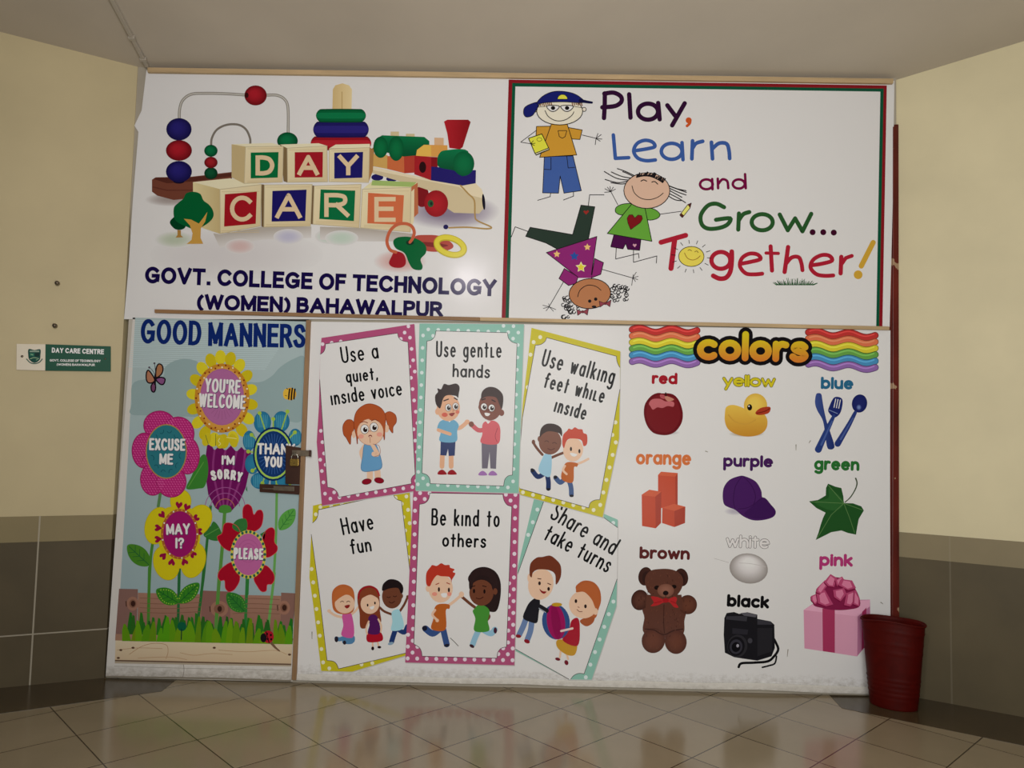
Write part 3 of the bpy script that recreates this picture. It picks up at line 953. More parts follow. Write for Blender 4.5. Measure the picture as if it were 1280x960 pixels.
for cx in (342, 426):
    a.P([(cx - 35, 204), (cx + 34, 204), (cx + 26, 226), (cx, 238), (cx - 24, 228)], (226, 218, 200), True, line=K, lw=5)
    a.E(cx, 217, 13, 12, (20, 16, 18))
a.S([(294, 233), (312, 266), (345, 288), (380, 295), (420, 286), (455, 261), (467, 240)], 4.5, K)
a.build()

a = Art('printed_child', top, R1e, WT, 2, label='printed girl in a green dress with windblown black hair and a crayon')
for st in ([(840, 640), (740, 664), (655, 645)], [(830, 650), (730, 640), (650, 597)], [(840, 640), (760, 628), (692, 600)], [(850, 632), (780, 598), (728, 580)], [(830, 655), (760, 672), (690, 664)], [(850, 640), (790, 610), (760, 598)],
           [(1020, 675), (1085, 700), (1140, 712)], [(1025, 690), (1090, 720), (1140, 738)], [(1030, 705), (1085, 735), (1115, 752)], [(1020, 720), (1090, 755), (1137, 784)], [(1015, 730), (1070, 765), (1110, 772)], [(1025, 680), (1095, 705), (1142, 722)]):
    a.S(st, 6, K, up=False)
a.up()
a.F(*R1f)
a.S([(722, 425), (718, 498), (855, 465), (858, 492)], 4.5, K, False); a.S([(825, 440), (825, 518), (965, 480), (962, 522)], 4.5, K, False)
a.P([(708, 350), (870, 378), (862, 446), (790, 440), (778, 405), (762, 438), (688, 425)], (74, 16, 68), line=K, lw=4)
a.P([(832, 428), (820, 414), (824, 406), (832, 411), (840, 406), (844, 414)], (190, 140, 150))
a.S([(732, 175), (688, 92)], 4, K, False); hand(a, 688, 95, [(652, 76), (668, 66), (684, 62), (704, 66), (718, 78), (650, 98)])
a.S([(980, 230), (1112, 212)], 4, K, False)
a.P([(1102, 235), (1150, 172), (1172, 162), (1164, 192), (1118, 250)], (222, 214, 110), line=K, lw=4)
a.P([(1150, 172), (1172, 162), (1164, 192)], (80, 36, 30)); a.P([(1102, 235), (1112, 222), (1128, 238), (1118, 250)], (80, 36, 30))
a.P([(817, 172), (765, 168), (722, 188), (720, 220), (766, 232)], (100, 160, 56), True, line=K, lw=4.5)
a.P([(892, 195), (950, 200), (984, 232), (960, 258), (905, 260)], (100, 160, 56), True, line=K, lw=4.5)
a.P([(815, 168), (893, 190), (935, 392), (668, 345)], (100, 160, 56), line=K, lw=4.5)
a.P([(808, 322), (792, 285), (786, 255), (798, 234), (818, 232), (833, 252), (852, 234), (874, 238), (879, 258), (866, 280)], (128, 22, 28), line=K, lw=3)
a.F(*R1e)
a.E(905, 712, 138, 107, (200, 164, 138), line=K, lw=5)
rr = random.Random(3)
for i in range(26):
    t = i / 25
    x, y = 852 + 155 * t, 626 - 14 * math.sin(t * 3.1) + 32 * t * t
    a.S([(x - 8, y + 6), (x + rr.uniform(-10, 16), y - rr.uniform(2, 18))], 8, K, False, up=False)
a.up()
a.S([(870, 655), (886, 648), (903, 655)], 6, K); a.S([(935, 661), (952, 658), (970, 673)], 6, K)
a.S([(816, 684), (830, 725), (868, 757), (920, 766), (970, 752), (1003, 727)], 4.5, K)
a.build()

a = Art('printed_child', top, R1f, WT, 2, label='printed girl in a magenta shirt doing a handstand')
a.S([(190, 332), (115, 305), (92, 365)], 4.5, K, False); a.S([(553, 185), (562, 113), (648, 113)], 4.5, K, False)
a.P([(205, 308), (460, 352), (510, 175), (593, 185), (550, 400), (370, 440), (300, 402), (178, 362)], (38, 52, 42), line=K, lw=4.5)
a.P([(540, 232), (524, 214), (530, 206), (540, 212), (552, 204), (558, 214)], (150, 44, 36))
a.S([(408, 630), (320, 782)], 4, K, False); hand(a, 320, 785, [(280, 775), (283, 795), (300, 810), (345, 812), (360, 802), (316, 765)], 3.5)
a.S([(636, 560), (820, 612)], 4, K, False); hand(a, 820, 612, [(842, 576), (854, 602), (852, 622), (838, 634), (814, 658), (824, 590)], 3.5)
MG = (140, 40, 108)
a.P([(410, 555), (492, 607), (480, 645), (435, 657), (378, 615)], MG, line=K, lw=4.5)
a.P([(592, 495), (645, 520), (628, 590), (572, 612)], MG, line=K, lw=4.5)
a.P([(302, 460), (605, 363), (572, 612), (492, 612)], MG)
a.S([(492, 607), (302, 460), (605, 363), (572, 592)], 4.5, K, False)
def star(a, x, y, r, c):
    a.P([(x + r * (1 if i % 2 == 0 else .5) * math.sin(i * math.pi / 5), y - r * (1 if i % 2 == 0 else .5) * math.cos(i * math.pi / 5)) for i in range(10)], c)
star(a, 548, 427, 22, (226, 180, 110)); star(a, 365, 469, 22, (226, 180, 110)); star(a, 470, 481, 29, (44, 80, 150)); star(a, 510, 547, 34, (232, 222, 150)); star(a, 510, 548, 25, (226, 204, 60))
rr = random.Random(8)
for cx, cy, rx, ry in ((738, 705, 50, 48), (447, 790, 46, 60)):
    for i in range(26):
        x, y = cx + rr.uniform(-rx, rx), cy + rr.uniform(-ry, ry)
        r = rr.uniform(7, 14)
        a.S([(x + r * math.cos(t), y + r * math.sin(t)) for t in (0, 1, 2, 3, 4, 5)], 5, K, up=False)
a.up()
a.E(563, 706, 125, 90, (176, 116, 76), -4, line=K, lw=5)
a.S([(490, 725), (505, 684), (548, 656), (598, 662), (630, 686)], 4.5, K)
a.E(562, 751, 10, 10, K); a.E(598, 739, 10, 10, K); a.E(588, 784, 14, 7, K)
for x, y, r_ in ((520, 815, 20), (655, 765, -20)):
    a.P([(x - 36, y - 14), (x, y), (x - 30, y + 22)], (140, 62, 72), line=K, lw=3); a.P([(x + 36, y - 22), (x, y), (x + 28, y + 20)], (140, 62, 72), line=K, lw=3); a.E(x, y, 9, 9, (110, 44, 52))
a.build()

def words(items):
    for fr, w, c, strokes, dots, sm in items:
        a = Art('lettering', top, fr, WT, 2)
        for st in strokes:
            f_ = a
            if isinstance(st, tuple) and st[0] == 'F':
                a.F(*st[1])
                continue
            if isinstance(st, tuple) and st[0] == 'E':
                cx, cy, rx, ry = st[1:]
                a.S([(cx + rx * math.cos(i * .393), cy + ry * math.sin(i * .393)) for i in range(16)], w, c, True, up=False, closed=True)
            elif isinstance(st, tuple) and st[0] == 'W':
                a.S(st[2], st[1], c, len(st[2]) > 3, up=False)
            elif isinstance(st, tuple) and st[0] == 'L':
                a.S(st[1], w, c, False, up=False)
            else:
                a.S(st, w, c, True, up=False)
        a.up()
        for x, y, r, cc in dots:
            a.E(x, y, r, r, cc)
        a.build()
words([
 (R1e, 27, (48, 12, 48), [[(653, 128), (652, 200), (648, 276)], [(650, 130), (705, 124), (748, 146), (752, 178), (715, 204), (638, 212)], ('L', [(799, 134), (807, 274)]), ('E', 912, 238, 60, 48), ('L', [(973, 186), (982, 284)]), ('L', [(1028, 200), (1082, 272)]), ('L', [(1132, 188), (1057, 320)])], [], 1),
 (R1e, 16, (206, 86, 36), [[(1166, 290), (1162, 308), (1146, 324)]], [(1156, 290, 18, (206, 86, 36))], 1),
 (R1e, 22, (56, 88, 150), [('L', [(704, 378), (716, 516)]), ('L', [(716, 518), (796, 514)]), [(834, 472), (900, 462), (952, 448), (938, 420), (892, 410), (846, 430), (826, 474), (850, 516), (900, 532), (956, 528)], ('E', 1054, 476, 62, 48), ('L', [(1116, 424), (1122, 526)]),
    ('F', R1g), ('L', [(26, 394), (22, 496)]), [(26, 436), (46, 408), (84, 396)], ('L', [(134, 402), (140, 496)]), [(138, 440), (176, 408), (220, 410), (234, 448), (238, 494)]], [], 1),
 (R1g, 15, (120, 12, 64), [('E', 105, 642, 36, 28), ('L', [(138, 612), (140, 670)]), ('L', [(170, 610), (172, 664)]), [(172, 642), (196, 614), (224, 624), (230, 664)], ('E', 290, 640, 34, 26), ('L', [(326, 584), (330, 664)])], [], 1),
 (R1h, 24, (40, 82, 40), [[(206, 224), (160, 204), (112, 216), (74, 268), (78, 320), (112, 346), (172, 344), (224, 324), (240, 288), (160, 296)], ('L', [(291, 260), (287, 352)]), [(292, 296), (316, 264), (350, 252)], ('E', 424, 310, 60, 46), ('L', [(524, 266), (570, 356), (612, 288), (654, 362), (704, 262)])],
    [], 1),
 (R1h, 24, (64, 12, 38), [], [(712, 367, 17, (64, 12, 38))], 1),
 (R1h, 24, (64, 12, 38), [], [(773, 367, 17, (64, 12, 38))], 1),
 (R1h, 24, (64, 12, 38), [], [(833, 369, 17, (64, 12, 38))], 1),
 (R1f, 27, (176, 34, 52), [('W', 30, [(990, 398), (1138, 356)]), ('W', 32, [(1072, 380), (1050, 554)])], [], 1),
 (R1h, 27, (176, 34, 52), [('W', 25, [(188 + 54 * math.cos(i * .4), 528 + 48 * math.sin(i * .4)) for i in range(17)]), ('W', 27, [(250, 478), (250, 530), (242, 590), (218, 626), (180, 632), (144, 616)]),
    ('W', 23, [(298, 548), (360, 536), (414, 520), (396, 494), (350, 490), (308, 516), (297, 562), (330, 602), (378, 608), (424, 604)]), ('W', 24, [(472, 448), (480, 586)]), ('W', 19, [(446, 486), (516, 488)]),
    ('W', 25, [(572, 452), (552, 594)]), ('W', 23, [(558, 550), (592, 512), (632, 510), (648, 545), (654, 584)]), ('W', 23, [(702, 556), (760, 548), (822, 530), (808, 502), (764, 498), (716, 524), (700, 568), (732, 606), (780, 616), (830, 614)]),
    ('W', 25, [(876, 508), (872, 602)]), ('W', 22, [(878, 548), (902, 514), (936, 502)])], [], 1),
 (R1h, 30, (208, 162, 56), [('L', [(1058, 426), (990, 560)])], [(972, 610, 25, (208, 162, 56))], 1),
])
a = Art('printed_sun', top, R1f, WT, 4)
for i in range(14):
    an = i * 2 * math.pi / 14 + .1
    a.S([(1172 + 94 * math.cos(an), 483 + 78 * math.sin(an)), (1172 + 120 * math.cos(an), 483 + 100 * math.sin(an))], 4, K, False, up=False)
a.up()
a.E(1172, 483, 76, 60, (226, 206, 84), line=K, lw=4)
a.S([(1130, 460), (1148, 492), (1178, 504), (1206, 496), (1226, 478)], 4, (150, 100, 40)); a.S([(1150, 448), (1162, 442), (1174, 450)], 4, (120, 90, 40)); a.S([(1192, 456), (1204, 450), (1214, 460)], 4, (120, 90, 40))
a.build()
a = Art('printed_grass', top, R1h, WT, 3)
rr = random.Random(5)
for i in range(34):
    x = 492 + i * 7.2
    d = (x - 610) / 120
    a.S([(x - d * 14, 668), (x + d * 10 + rr.uniform(-9, 9), 668 - (1 - d * d * .7) * rr.uniform(24, 44))], [6, 2], (34, 70 + rr.randint(0, 24), 40), False, up=False)
a.up(); a.build()
# ---------------------------------------------------------------- poster on the door
m_poster = vinyl('poster_vinyl', (0.72, 0.70, 0.66), 0.75, 0.16)
WD = (192, 187, 176)
D1, D2, D3 = (150, 380, 4.8), (130, 540, 4.7407), (120, 690, 4.5714)
poster = sheet('poster', [(166, 397), (385, 402), (364.5, 850), (132, 846), (142, 700), (152, 570), (160, 470)], 0.0, 0.003, m_poster)
tag(poster, 'tall light blue door poster of smiling garden flowers with polite words', 'poster')
SKY, SKYD = (138, 166, 178), (128, 156, 168)
a = Art('printed_sky', poster, (0, 0, 1), WD, 1)
a.P([(169, 397), (383.5, 402), (368, 760), (149, 760), (160, 570)], grad((0, 400), (150, 162, 154), (0, 760), (134, 151, 146)))
a.F(*D1)
for j in range(24):
    y = 100 + j * 12
    a.S([(94 - j * 2, y), (960 - max(0, j - 12) * 8, y + 14)], 3.0, (166, 178, 170), False, up=False)
a.up()
a.P([(250, 440), (270, 380), (330, 340), (400, 330), (470, 350), (520, 420), (800, 470), (900, 440), (960, 380), (1040, 330), (1108, 322), (1096, 500), (1088, 700), (900, 690), (200, 670), (66, 660), (70, 600), (84, 470)], (129, 146, 139), True)
a.build()

a = Art('printed_fence', poster, D3, WD, 6)
BR = (126, 92, 76)
a.P([(133, 212), (1145, 236), (1118, 520), (112, 500)], (134, 151, 146))
a.P([(240, 233), (1060, 250), (1060, 520), (235, 500)], grad((0, 235), (150, 110, 88), (0, 420), (128, 92, 72)))
a.P([(132, 210), (240, 212), (232, 470), (112, 470)], (122, 90, 78))
a.P([(605, 220), (770, 226), (765, 470), (600, 470)], (126, 88, 76)); a.P([(1058, 232), (1144, 236), (1118, 500), (1054, 490)], (124, 90, 76))
for x, y, rx, ry in ((210, 295, 34, 40), (705, 325, 50, 46), (1075, 318, 34, 40)):
    a.E(x, y, rx, ry, (146, 104, 82)); a.E(x, y, rx * .62, ry * .6, (122, 84, 64)); a.E(x + 2, y, 13, 17, (58, 34, 26)); a.S([(x - rx - 4, y - 12), (x - rx - 2, y + 14)], 7, (84, 54, 42))
for y in (262, 292, 318, 344):
    a.S([(250, y), (420, y + 5), (600, y - 4)], 3, (118, 82, 62), up=False); a.S([(780, y + 8), (900, y + 3), (1050, y + 10)], 3, (118, 82, 62), up=False)
a.up()
a.P([(112, 468), (1128, 494), (1122, 524), (110, 505)], (150, 112, 86))
a.build()
a = Art('printed_plank', poster, D3, WD, 8)
a.P([(112, 505), (1122, 527), (1116, 642), (108, 618)], grad((0, 510), (196, 178, 142), (0, 640), (186, 160, 124)))
a.P([(108, 616), (1116, 638), (1116, 646), (108, 624)], (98, 76, 58)); a.P([(108, 624), (1116, 646), (1115, 654), (108, 636)], (160, 144, 118))
a.S([(190, 585), (260, 540), (330, 522), (400, 530), (412, 570), (400, 610)], 3, (164, 124, 88))
for st in ([(480, 575), (560, 590), (660, 580), (780, 586)], [(240, 606), (420, 600), (520, 615)], [(700, 560), (860, 570), (1020, 562), (1090, 585)], [(120, 560), (240, 548), (380, 552)]):
    a.S(st, 3, (172, 136, 100), up=False)
a.up()
for x, y in ((142, 560), (128, 605), (212, 547), (676, 547), (1106, 586)):
    a.E(x, y, 9, 6, (90, 62, 44))
a.build()

GD, GL, GM, LEAF = (38, 92, 44), (110, 152, 42), (72, 128, 44), (74, 134, 44)
# stems and leaves behind the heads
a = Art('printed_stems', poster, D2, WD, 14)
for pts, w, c in [([(335, 360), (322, 440)], 18, (84, 122, 70)), ([(290, 650), (276, 760), (266, 960)], 17, GM), ([(448, 790), (444, 960)], 16, (40, 100, 50)), ([(632, 440), (612, 640), (590, 860), (575, 960)], 16, (44, 104, 46)),
                  ([(716, 470), (698, 720), (676, 960)], 20, (84, 134, 56)), ([(852, 860), (848, 960)], 18, (46, 118, 52)), ([(1024, 365), (1018, 640), (1006, 860), (996, 960)], 15, (98, 152, 74))]:
    a.S(pts, w, c, up=False)
a.up()
a.F(*D3)
for pts, w, c in [([(306, 90), (298, 460)], 17, GM), ([(476, 80), (468, 470)], 16, (40, 100, 50)), ([(618, 80), (600, 260), (572, 460)], 16, (44, 104, 46)), ([(706, 120), (684, 460)], 20, (84, 134, 56)),
                  ([(864, 150), (852, 460)], 17, (46, 118, 52)), ([(1020, 120), (980, 470)], 15, (98, 152, 74))]:
    a.S(pts, w, c, up=False)
a.up()
a.build()
def leaf(a, x0, y0, x1, y1, wd, c, vein, dots=None):
    dx, dy = x1 - x0, y1 - y0
    L = math.hypot(dx, dy); nx, ny = -dy / L * wd, dx / L * wd
    P_ = lambda t, s_: (x0 + dx * t + nx * s_, y0 + dy * t + ny * s_)
    a.P([P_(0, 0), P_(.2, .75), P_(.5, 1), P_(.8, .7), P_(1, 0), P_(.8, -.7), P_(.5, -1), P_(.2, -.75)], c, True)
    a.S([P_(.04, 0), P_(.92, 0)], 5, vein, False, up=False)
    for t in (.25, .45, .65):
        a.S([P_(t, 0), P_(t + .16, .6)], 3.5, vein, False, up=False); a.S([P_(t, 0), P_(t + .16, -.6)], 3.5, vein, False, up=False)
    a.up()
    if dots:
        for i in range(9):
            t = .12 + .09 * i
            k = .78 * math.sin(math.pi * min(1, t + .05))
            for s_ in (k, -k):
                q = P_(t, s_); a.E(q[0], q[1], 3.5, 3.5, dots, n=8, up=False)
        a.up()
a = Art('printed_leaves', poster, D2, WD, 17)
leaf(a, 270, 790, 140, 670, 52, (72, 128, 36), GD)
leaf(a, 1040, 580, 1130, 455, 42, (86, 152, 62), (52, 118, 50))
a.P([(488, 335), (520, 260), (570, 150), (605, 140), (618, 230), (598, 320), (560, 335)], (58, 124, 44), True); a.S([(500, 325), (590, 180)], 5, (90, 148, 60), False)
a.P([(590, 610), (630, 560), (650, 530), (680, 560), (700, 610), (690, 640), (640, 642)], (50, 110, 44), True); a.S([(600, 615), (680, 570)], 5, (84, 140, 60), False)
a.P([(760, 560), (790, 520), (840, 515), (850, 560), (835, 590), (790, 590)], (50, 110, 50), True); a.P([(925, 605), (960, 585), (950, 640)], (50, 110, 50))
a.P([(840, 340), (848, 320), (850, 355)], (40, 100, 60))
a.F(*D3)
leaf(a, 470, 290, 345, 215, 46, (56, 128, 32), (30, 92, 34), (150, 182, 60))
leaf(a, 474, 290, 590, 178, 42, (56, 128, 32), (30, 92, 34), (150, 182, 60))
leaf(a, 850, 340, 750, 235, 46, (48, 116, 40), (32, 92, 38), (96, 150, 56))
a.build()

a = Art('printed_grass', poster, D3, WD, 22)
rr = random.Random(2)
for lay_ in (0, 1):
    for i in range(38 if lay_ == 0 else 26):
        x = 182 + i * (915 / (37 if lay_ == 0 else 25)) + rr.uniform(-8, 8)
        y0 = 505 + x * .0195
        h_ = rr.uniform(110, 170) if lay_ == 0 else rr.uniform(70, 150)
        w_ = rr.uniform(16, 24) if lay_ == 0 else rr.uniform(16, 30)
        c = (36 + rr.randint(0, 10), 92 + rr.randint(0, 26), 30) if lay_ == 0 else (86 + rr.randint(0, 24), 136 + rr.randint(0, 20), 22)
        lean = rr.uniform(-12, 14)
        a.P([(x - w_, y0), (x - w_ * .75 + lean * .6, y0 - h_ * .6), (x + lean - 5, y0 - h_), (x + lean + 7, y0 - h_ * .96), (x + w_ * .75 + lean * .6, y0 - h_ * .55), (x + w_, y0)], c, up=False)
        a.lay += 0.25
    a.up()
a.E(492, 425, 26, 26, (16, 92, 60)); a.S([(490, 440), (488, 500)], 6, (20, 60, 40), False)
a.build()
a = Art('printed_ladybird', poster, D3, WD, 38)
a.S([(1000, 515), (1025, 545), (1050, 565)], [18, 6], (112, 84, 60))
a.E(985, 484, 32, 36, (176, 30, 42)); a.E(958, 490, 18, 26, (22, 18, 20)); a.S([(972, 455), (990, 520)], 5, (30, 10, 14), False)
for x, y in ((978, 468), (1000, 474), (982, 496), (1002, 498)):
    a.E(x, y, 6, 7, (30, 12, 16))
a.build()

a = Art('fold_line', poster, D3, WD, 2)
a.S([(104, 652), (500, 664), (1112, 676)], 2.5, (140, 132, 116), False); a.S([(500, 640), (503, 676), (496, 716)], 2.5, (96, 86, 70))
a.S([(60, 712), (300, 716), (700, 722), (1110, 736)], 9, (118, 108, 90), False)
a.build()
# title
NB = (18, 40, 100)
for t, p0, p1, h in (('GOOD', (122, 236), (486, 250), 148), ('MANNERS', (528, 252), (1112, 264), 142)):
    lettering(t, poster, D1, WD, 6, p0, p1, h, 25, NB, False, gap=.05)

WHT = (214, 212, 204)
def say(par, words_, fr, base, w, sh=(60, 60, 80)):
    base = max(base, LAST[0] + 1)
    for t, p0, p1, h in words_:
        a = Art('lettering', par, fr, WD, base)
        a.text(t, (p0[0] + 3, p0[1] + 4), (p1[0] + 3, p1[1] + 4), h, w, sh, True, gap=.04)
        a.text(t, p0, p1, h, w, WHT, True, gap=.04)
        a.build()

# yellow sunflower: you're welcome
a = Art('printed_flower', poster, D1, WD, 18, label='printed yellow sunflower with a mauve middle')
YL = (212, 192, 30)
for i in range(18):
    an = 2 * math.pi * i / 18 + .12
    cx, cy = 613 + 172 * math.cos(an), 572 + 252 * math.sin(an)
    a.E(cx, cy, 44, 33, (218, 200, 40) if i % 2 else (206, 184, 28), math.degrees(math.atan2(252 * math.sin(an), 172 * math.cos(an))), n=18, up=False)
    a.lay += .06
a.up()
for x, y, ang in ((520, 812, 110), (600, 826, 90), (680, 820, 75)):
    a.E(x, y, 42, 26, (206, 186, 34), ang, n=16, up=False)
a.up()
a.S([(513, 785), (530, 840)], 3, (60, 90, 40), False, up=False); a.S([(575, 780), (574, 850)], 3, (60, 90, 40), False)
a.S([(600, 805), (590, 822), (604, 838), (592, 850)], 4, (232, 224, 120)); a.S([(640, 800), (700, 808)], 4, (232, 224, 120), False)
a.E(613, 565, 165, 208, (196, 132, 38)); a.E(613, 565, 148, 190, (206, 146, 60))
for i in range(44):
    an = 2 * math.pi * i / 44
    a.E(613 + (156 - 14 * (i % 2)) * math.cos(an), 565 + (199 - 14 * (i % 2)) * math.sin(an), 5.5, 5.5, (122, 36, 26) if i % 3 else (240, 200, 160), n=8, up=False)
a.up()
a.E(613, 558, 132, 170, (156, 90, 128)); a.E(613, 558, 126, 164, (160, 94, 132))
for i in range(20):
    an = 2 * math.pi * i / 20
    a.S([(613 + 40 * math.cos(an), 600 + 40 * math.sin(an)), (613 + 80 * math.cos(an), 600 + 95 * math.sin(an))], 3, (146, 82, 118), False, up=False)
a.up(); fl_ = a.build()
say(fl_, [("YOU'RE", (508, 528), (722, 540), 84), ('WELCOME', (472, 618), (752, 632), 84)], D1, 28, 13.5)

# pink flower: excuse me
a = Art('printed_flower', poster, D2, WD, 18, label='printed pink patterned flower with a teal middle')
PK, PKD = (186, 44, 112), (122, 20, 76)
pet = [(345, -70, 105, 80), (250, 0, 95, 95), (455, 20, 110, 110), (240, 110, 75, 90), (492, 150, 75, 90), (290, 290, 82, 95), (400, 300, 95, 92), (350, 220, 120, 130)]
pet = [(330, -40, 95, 85), (440, 10, 95, 100), (240, 110, 74, 105), (495, 140, 72, 110), (290, 280, 74, 96), (400, 295, 88, 92)]
for cx, cy, rx, ry in pet:
    a.E(cx, cy, rx, ry, (182, 40, 108), line=(150, 26, 84), lw=4)
rr = random.Random(11)
for cx, cy, rx, ry in pet:
    for i in range(-6, 7):
        for j in range(-7, 8):
            x, y = cx + i * 16 + (j % 2) * 8, cy + j * 14
            if ((x - cx) / rx) ** 2 + ((y - cy) / ry) ** 2 < .84 and ((x - 370) / 118) ** 2 + ((y - 115) / 150) ** 2 > 1:
                a.S([(x - 4, y - 3), (x + 4, y + 3)], 4, (206, 88, 142), False, up=False)
a.up()
for x, y, s_ in ((300, 50, 1), (430, 60, 1), (250, 170, 1), (490, 190, 1), (300, 260, 1), (400, 260, 1)):
    a.S([(x - 24, y), (x - 10, y - 26), (x + 14, y - 24), (x + 22, y + 6)], 3.5, PKD)
a.E(370, 115, 122, 162, (172, 132, 60)); a.E(370, 115, 116, 156, (44, 112, 116))
for i in range(12):
    an = 2 * math.pi * i / 12 + .2
    x, y = 370 + 92 * math.cos(an), 115 + 130 * math.sin(an)
    a.S([(x + 14 * math.cos(t), y + 18 * math.sin(t)) for t in (an - 2.2, an - 3, an + 2.4, an + 1.6)], 3, (22, 70, 80), up=False)
a.up(); fl_ = a.build()
say(fl_, [('EXCUSE', (268, 108), (482, 112), 72), ('ME', (328, 192), (410, 194), 66)], D2, 30, 13)

# blue flower: thank you
a = Art('printed_flower', poster, D1, WD, 18, label='printed blue flower with lime rays')
TL, LM, NV = (46, 120, 146), (150, 182, 66), (24, 58, 106)
for cx, cy, rx, ry in ((855, 710, 52, 66), (968, 705, 50, 62), (775, 820, 38, 60), (1052, 800, 40, 52), (795, 960, 45, 60), (840, 1060, 56, 50), (960, 1070, 56, 54), (1050, 960, 40, 70)):
    a.E(cx, cy, rx, ry, (46, 122, 146), edge=(40, 108, 136))
for cx, cy in ((855, 700), (968, 700), (775, 820), (1052, 800), (830, 1060)):
    for d in range(-30, 31, 12):
        a.S([(cx + d, cy - 34), (cx + d * .8, cy + 40)], 3, (84, 150, 160), False, up=False)
a.up()
for i, (x, y) in enumerate(((838, 655), (920, 690), (1005, 645), (1050, 770), (790, 785), (770, 885), (795, 1000), (855, 1075), (940, 1090), (1020, 1075))):
    a.S([(920, 905), (x, y)], 8, LM, False, up=False); a.E(x, y, 12, 12, (160, 184, 60), n=12, up=False)
a.up()
a.E(920, 900, 122, 162, (18, 44, 84)); a.E(920, 900, 112, 150, (158, 190, 80)); a.E(920, 900, 101, 138, (24, 54, 100))
for i in range(30):
    an = 2 * math.pi * i / 30
    a.S([(920 + 46 * math.cos(an), 900 + 60 * math.sin(an)), (920 + 88 * math.cos(an), 900 + 120 * math.sin(an))], 4.5, (50, 86, 136), False, up=False)
a.up(); fl_ = a.build()
say(fl_, [('THANK', (822, 902), (1052, 906), 68), ('YOU', (864, 978), (972, 982), 66)], D1, 30, 13)

# purple tulip: i'm sorry
a = Art('printed_flower', poster, D2, WD, 18, label='printed purple tulip')
PU = (110, 22, 84)
a.P([(612, 72), (640, 84), (655, 110), (685, 78), (720, 112), (752, 80), (785, 118), (815, 88), (835, 110), (872, 96), (868, 200), (840, 330), (800, 420), (752, 472), (700, 478), (660, 450), (618, 370), (602, 260), (602, 150)], PU)
for st in ([(655, 110), (648, 240), (690, 430)], [(720, 112), (700, 230), (708, 430)], [(785, 118), (760, 250), (730, 430)], [(838, 110), (815, 260), (750, 430)]):
    a.S(st, 12, (136, 50, 108), up=False)
a.up()
for r, c in ((120, (150, 80, 130)), (88, (150, 80, 130)), (56, (176, 110, 70))):
    a.S([(718 + r * math.cos(t), 455 + r * 1.05 * math.sin(t)) for t in [math.pi * (1.05 + .09 * i) for i in range(11)]], 4, c, up=False)
a.up()
a.P([(680, 470), (690, 440), (718, 432), (748, 442), (756, 470), (730, 480), (700, 480)], (74, 132, 52), True)
fl_ = a.build()
say(fl_, [("I'M", (697, 194), (774, 196), 56)], D2, 30, 12)
a = Art('lettering', fl_, D2, WD, LAST[0])
for t, x, y, an in (('S', 640, 290, 12), ('O', 674, 282, 5), ('R', 712, 280, 0), ('R', 748, 284, -6), ('Y', 782, 292, -12)):
    cr, sr = math.cos(math.radians(an)), math.sin(math.radians(an))
    for o_, c in ((4, (60, 20, 56)), (0, WHT)):
        a.text(t, (x + o_, y + o_), (x + o_ + 32 * cr, y + o_ - 32 * sr), 60, 14, c)
a.build()

# yellow flower: may i?
a = Art('printed_flower', poster, D2, WD, 26, label='printed yellow flower with a magenta middle')
for cx, cy, rx, ry, ro in ((455, 410, 62, 70, 0), (318, 555, 74, 112, 15), (560, 525, 74, 100, 30), (370, 775, 76, 104, -15), (530, 760, 72, 106, 15)):
    a.E(cx, cy, rx, ry, (216, 198, 26), ro, line=(190, 170, 24), lw=3)
a.P([(350, 460), (530, 460), (570, 640), (500, 790), (400, 790), (320, 640)], (214, 194, 26), True)
def heart(a, x, y, r, an, c):
    cr, sr = math.cos(an), math.sin(an)
    pts = [(0, 1.1), (-.55, .5), (-.95, -.1), (-.85, -.7), (-.4, -.85), (0, -.4), (.4, -.85), (.85, -.7), (.95, -.1), (.55, .5)]
    a.P([(x + r * (u * cr - v * sr), y + r * (u * sr + v * cr)) for u, v in pts], c, True, up=False)
for x, y, an in ((445, 432, .1), (492, 445, .4), (545, 510, 1.0), (565, 590, 1.5), (528, 725, 2.4), (478, 770, 2.8), (402, 772, 3.3), (352, 735, 3.9), (320, 635, 4.6), (320, 568, 4.8), (345, 490, 5.6)):
    heart(a, x, y, 21, an, (150, 20, 60))
a.up()
a.E(450, 605, 112, 150, (172, 98, 40)); a.E(450, 605, 98, 136, (158, 26, 96))
for i in range(26):
    an = 2 * math.pi * i / 26
    a.E(450 + 104 * math.cos(an), 605 + 142 * math.sin(an), 5, 5, (206, 140, 60) if i % 3 else (236, 206, 180), n=8, up=False)
a.up(); fl_ = a.build()
say(fl_, [('MAY', (370, 610), (512, 606), 66), ('I?', (424, 690), (476, 690), 64)], D2, 40, 12.5)

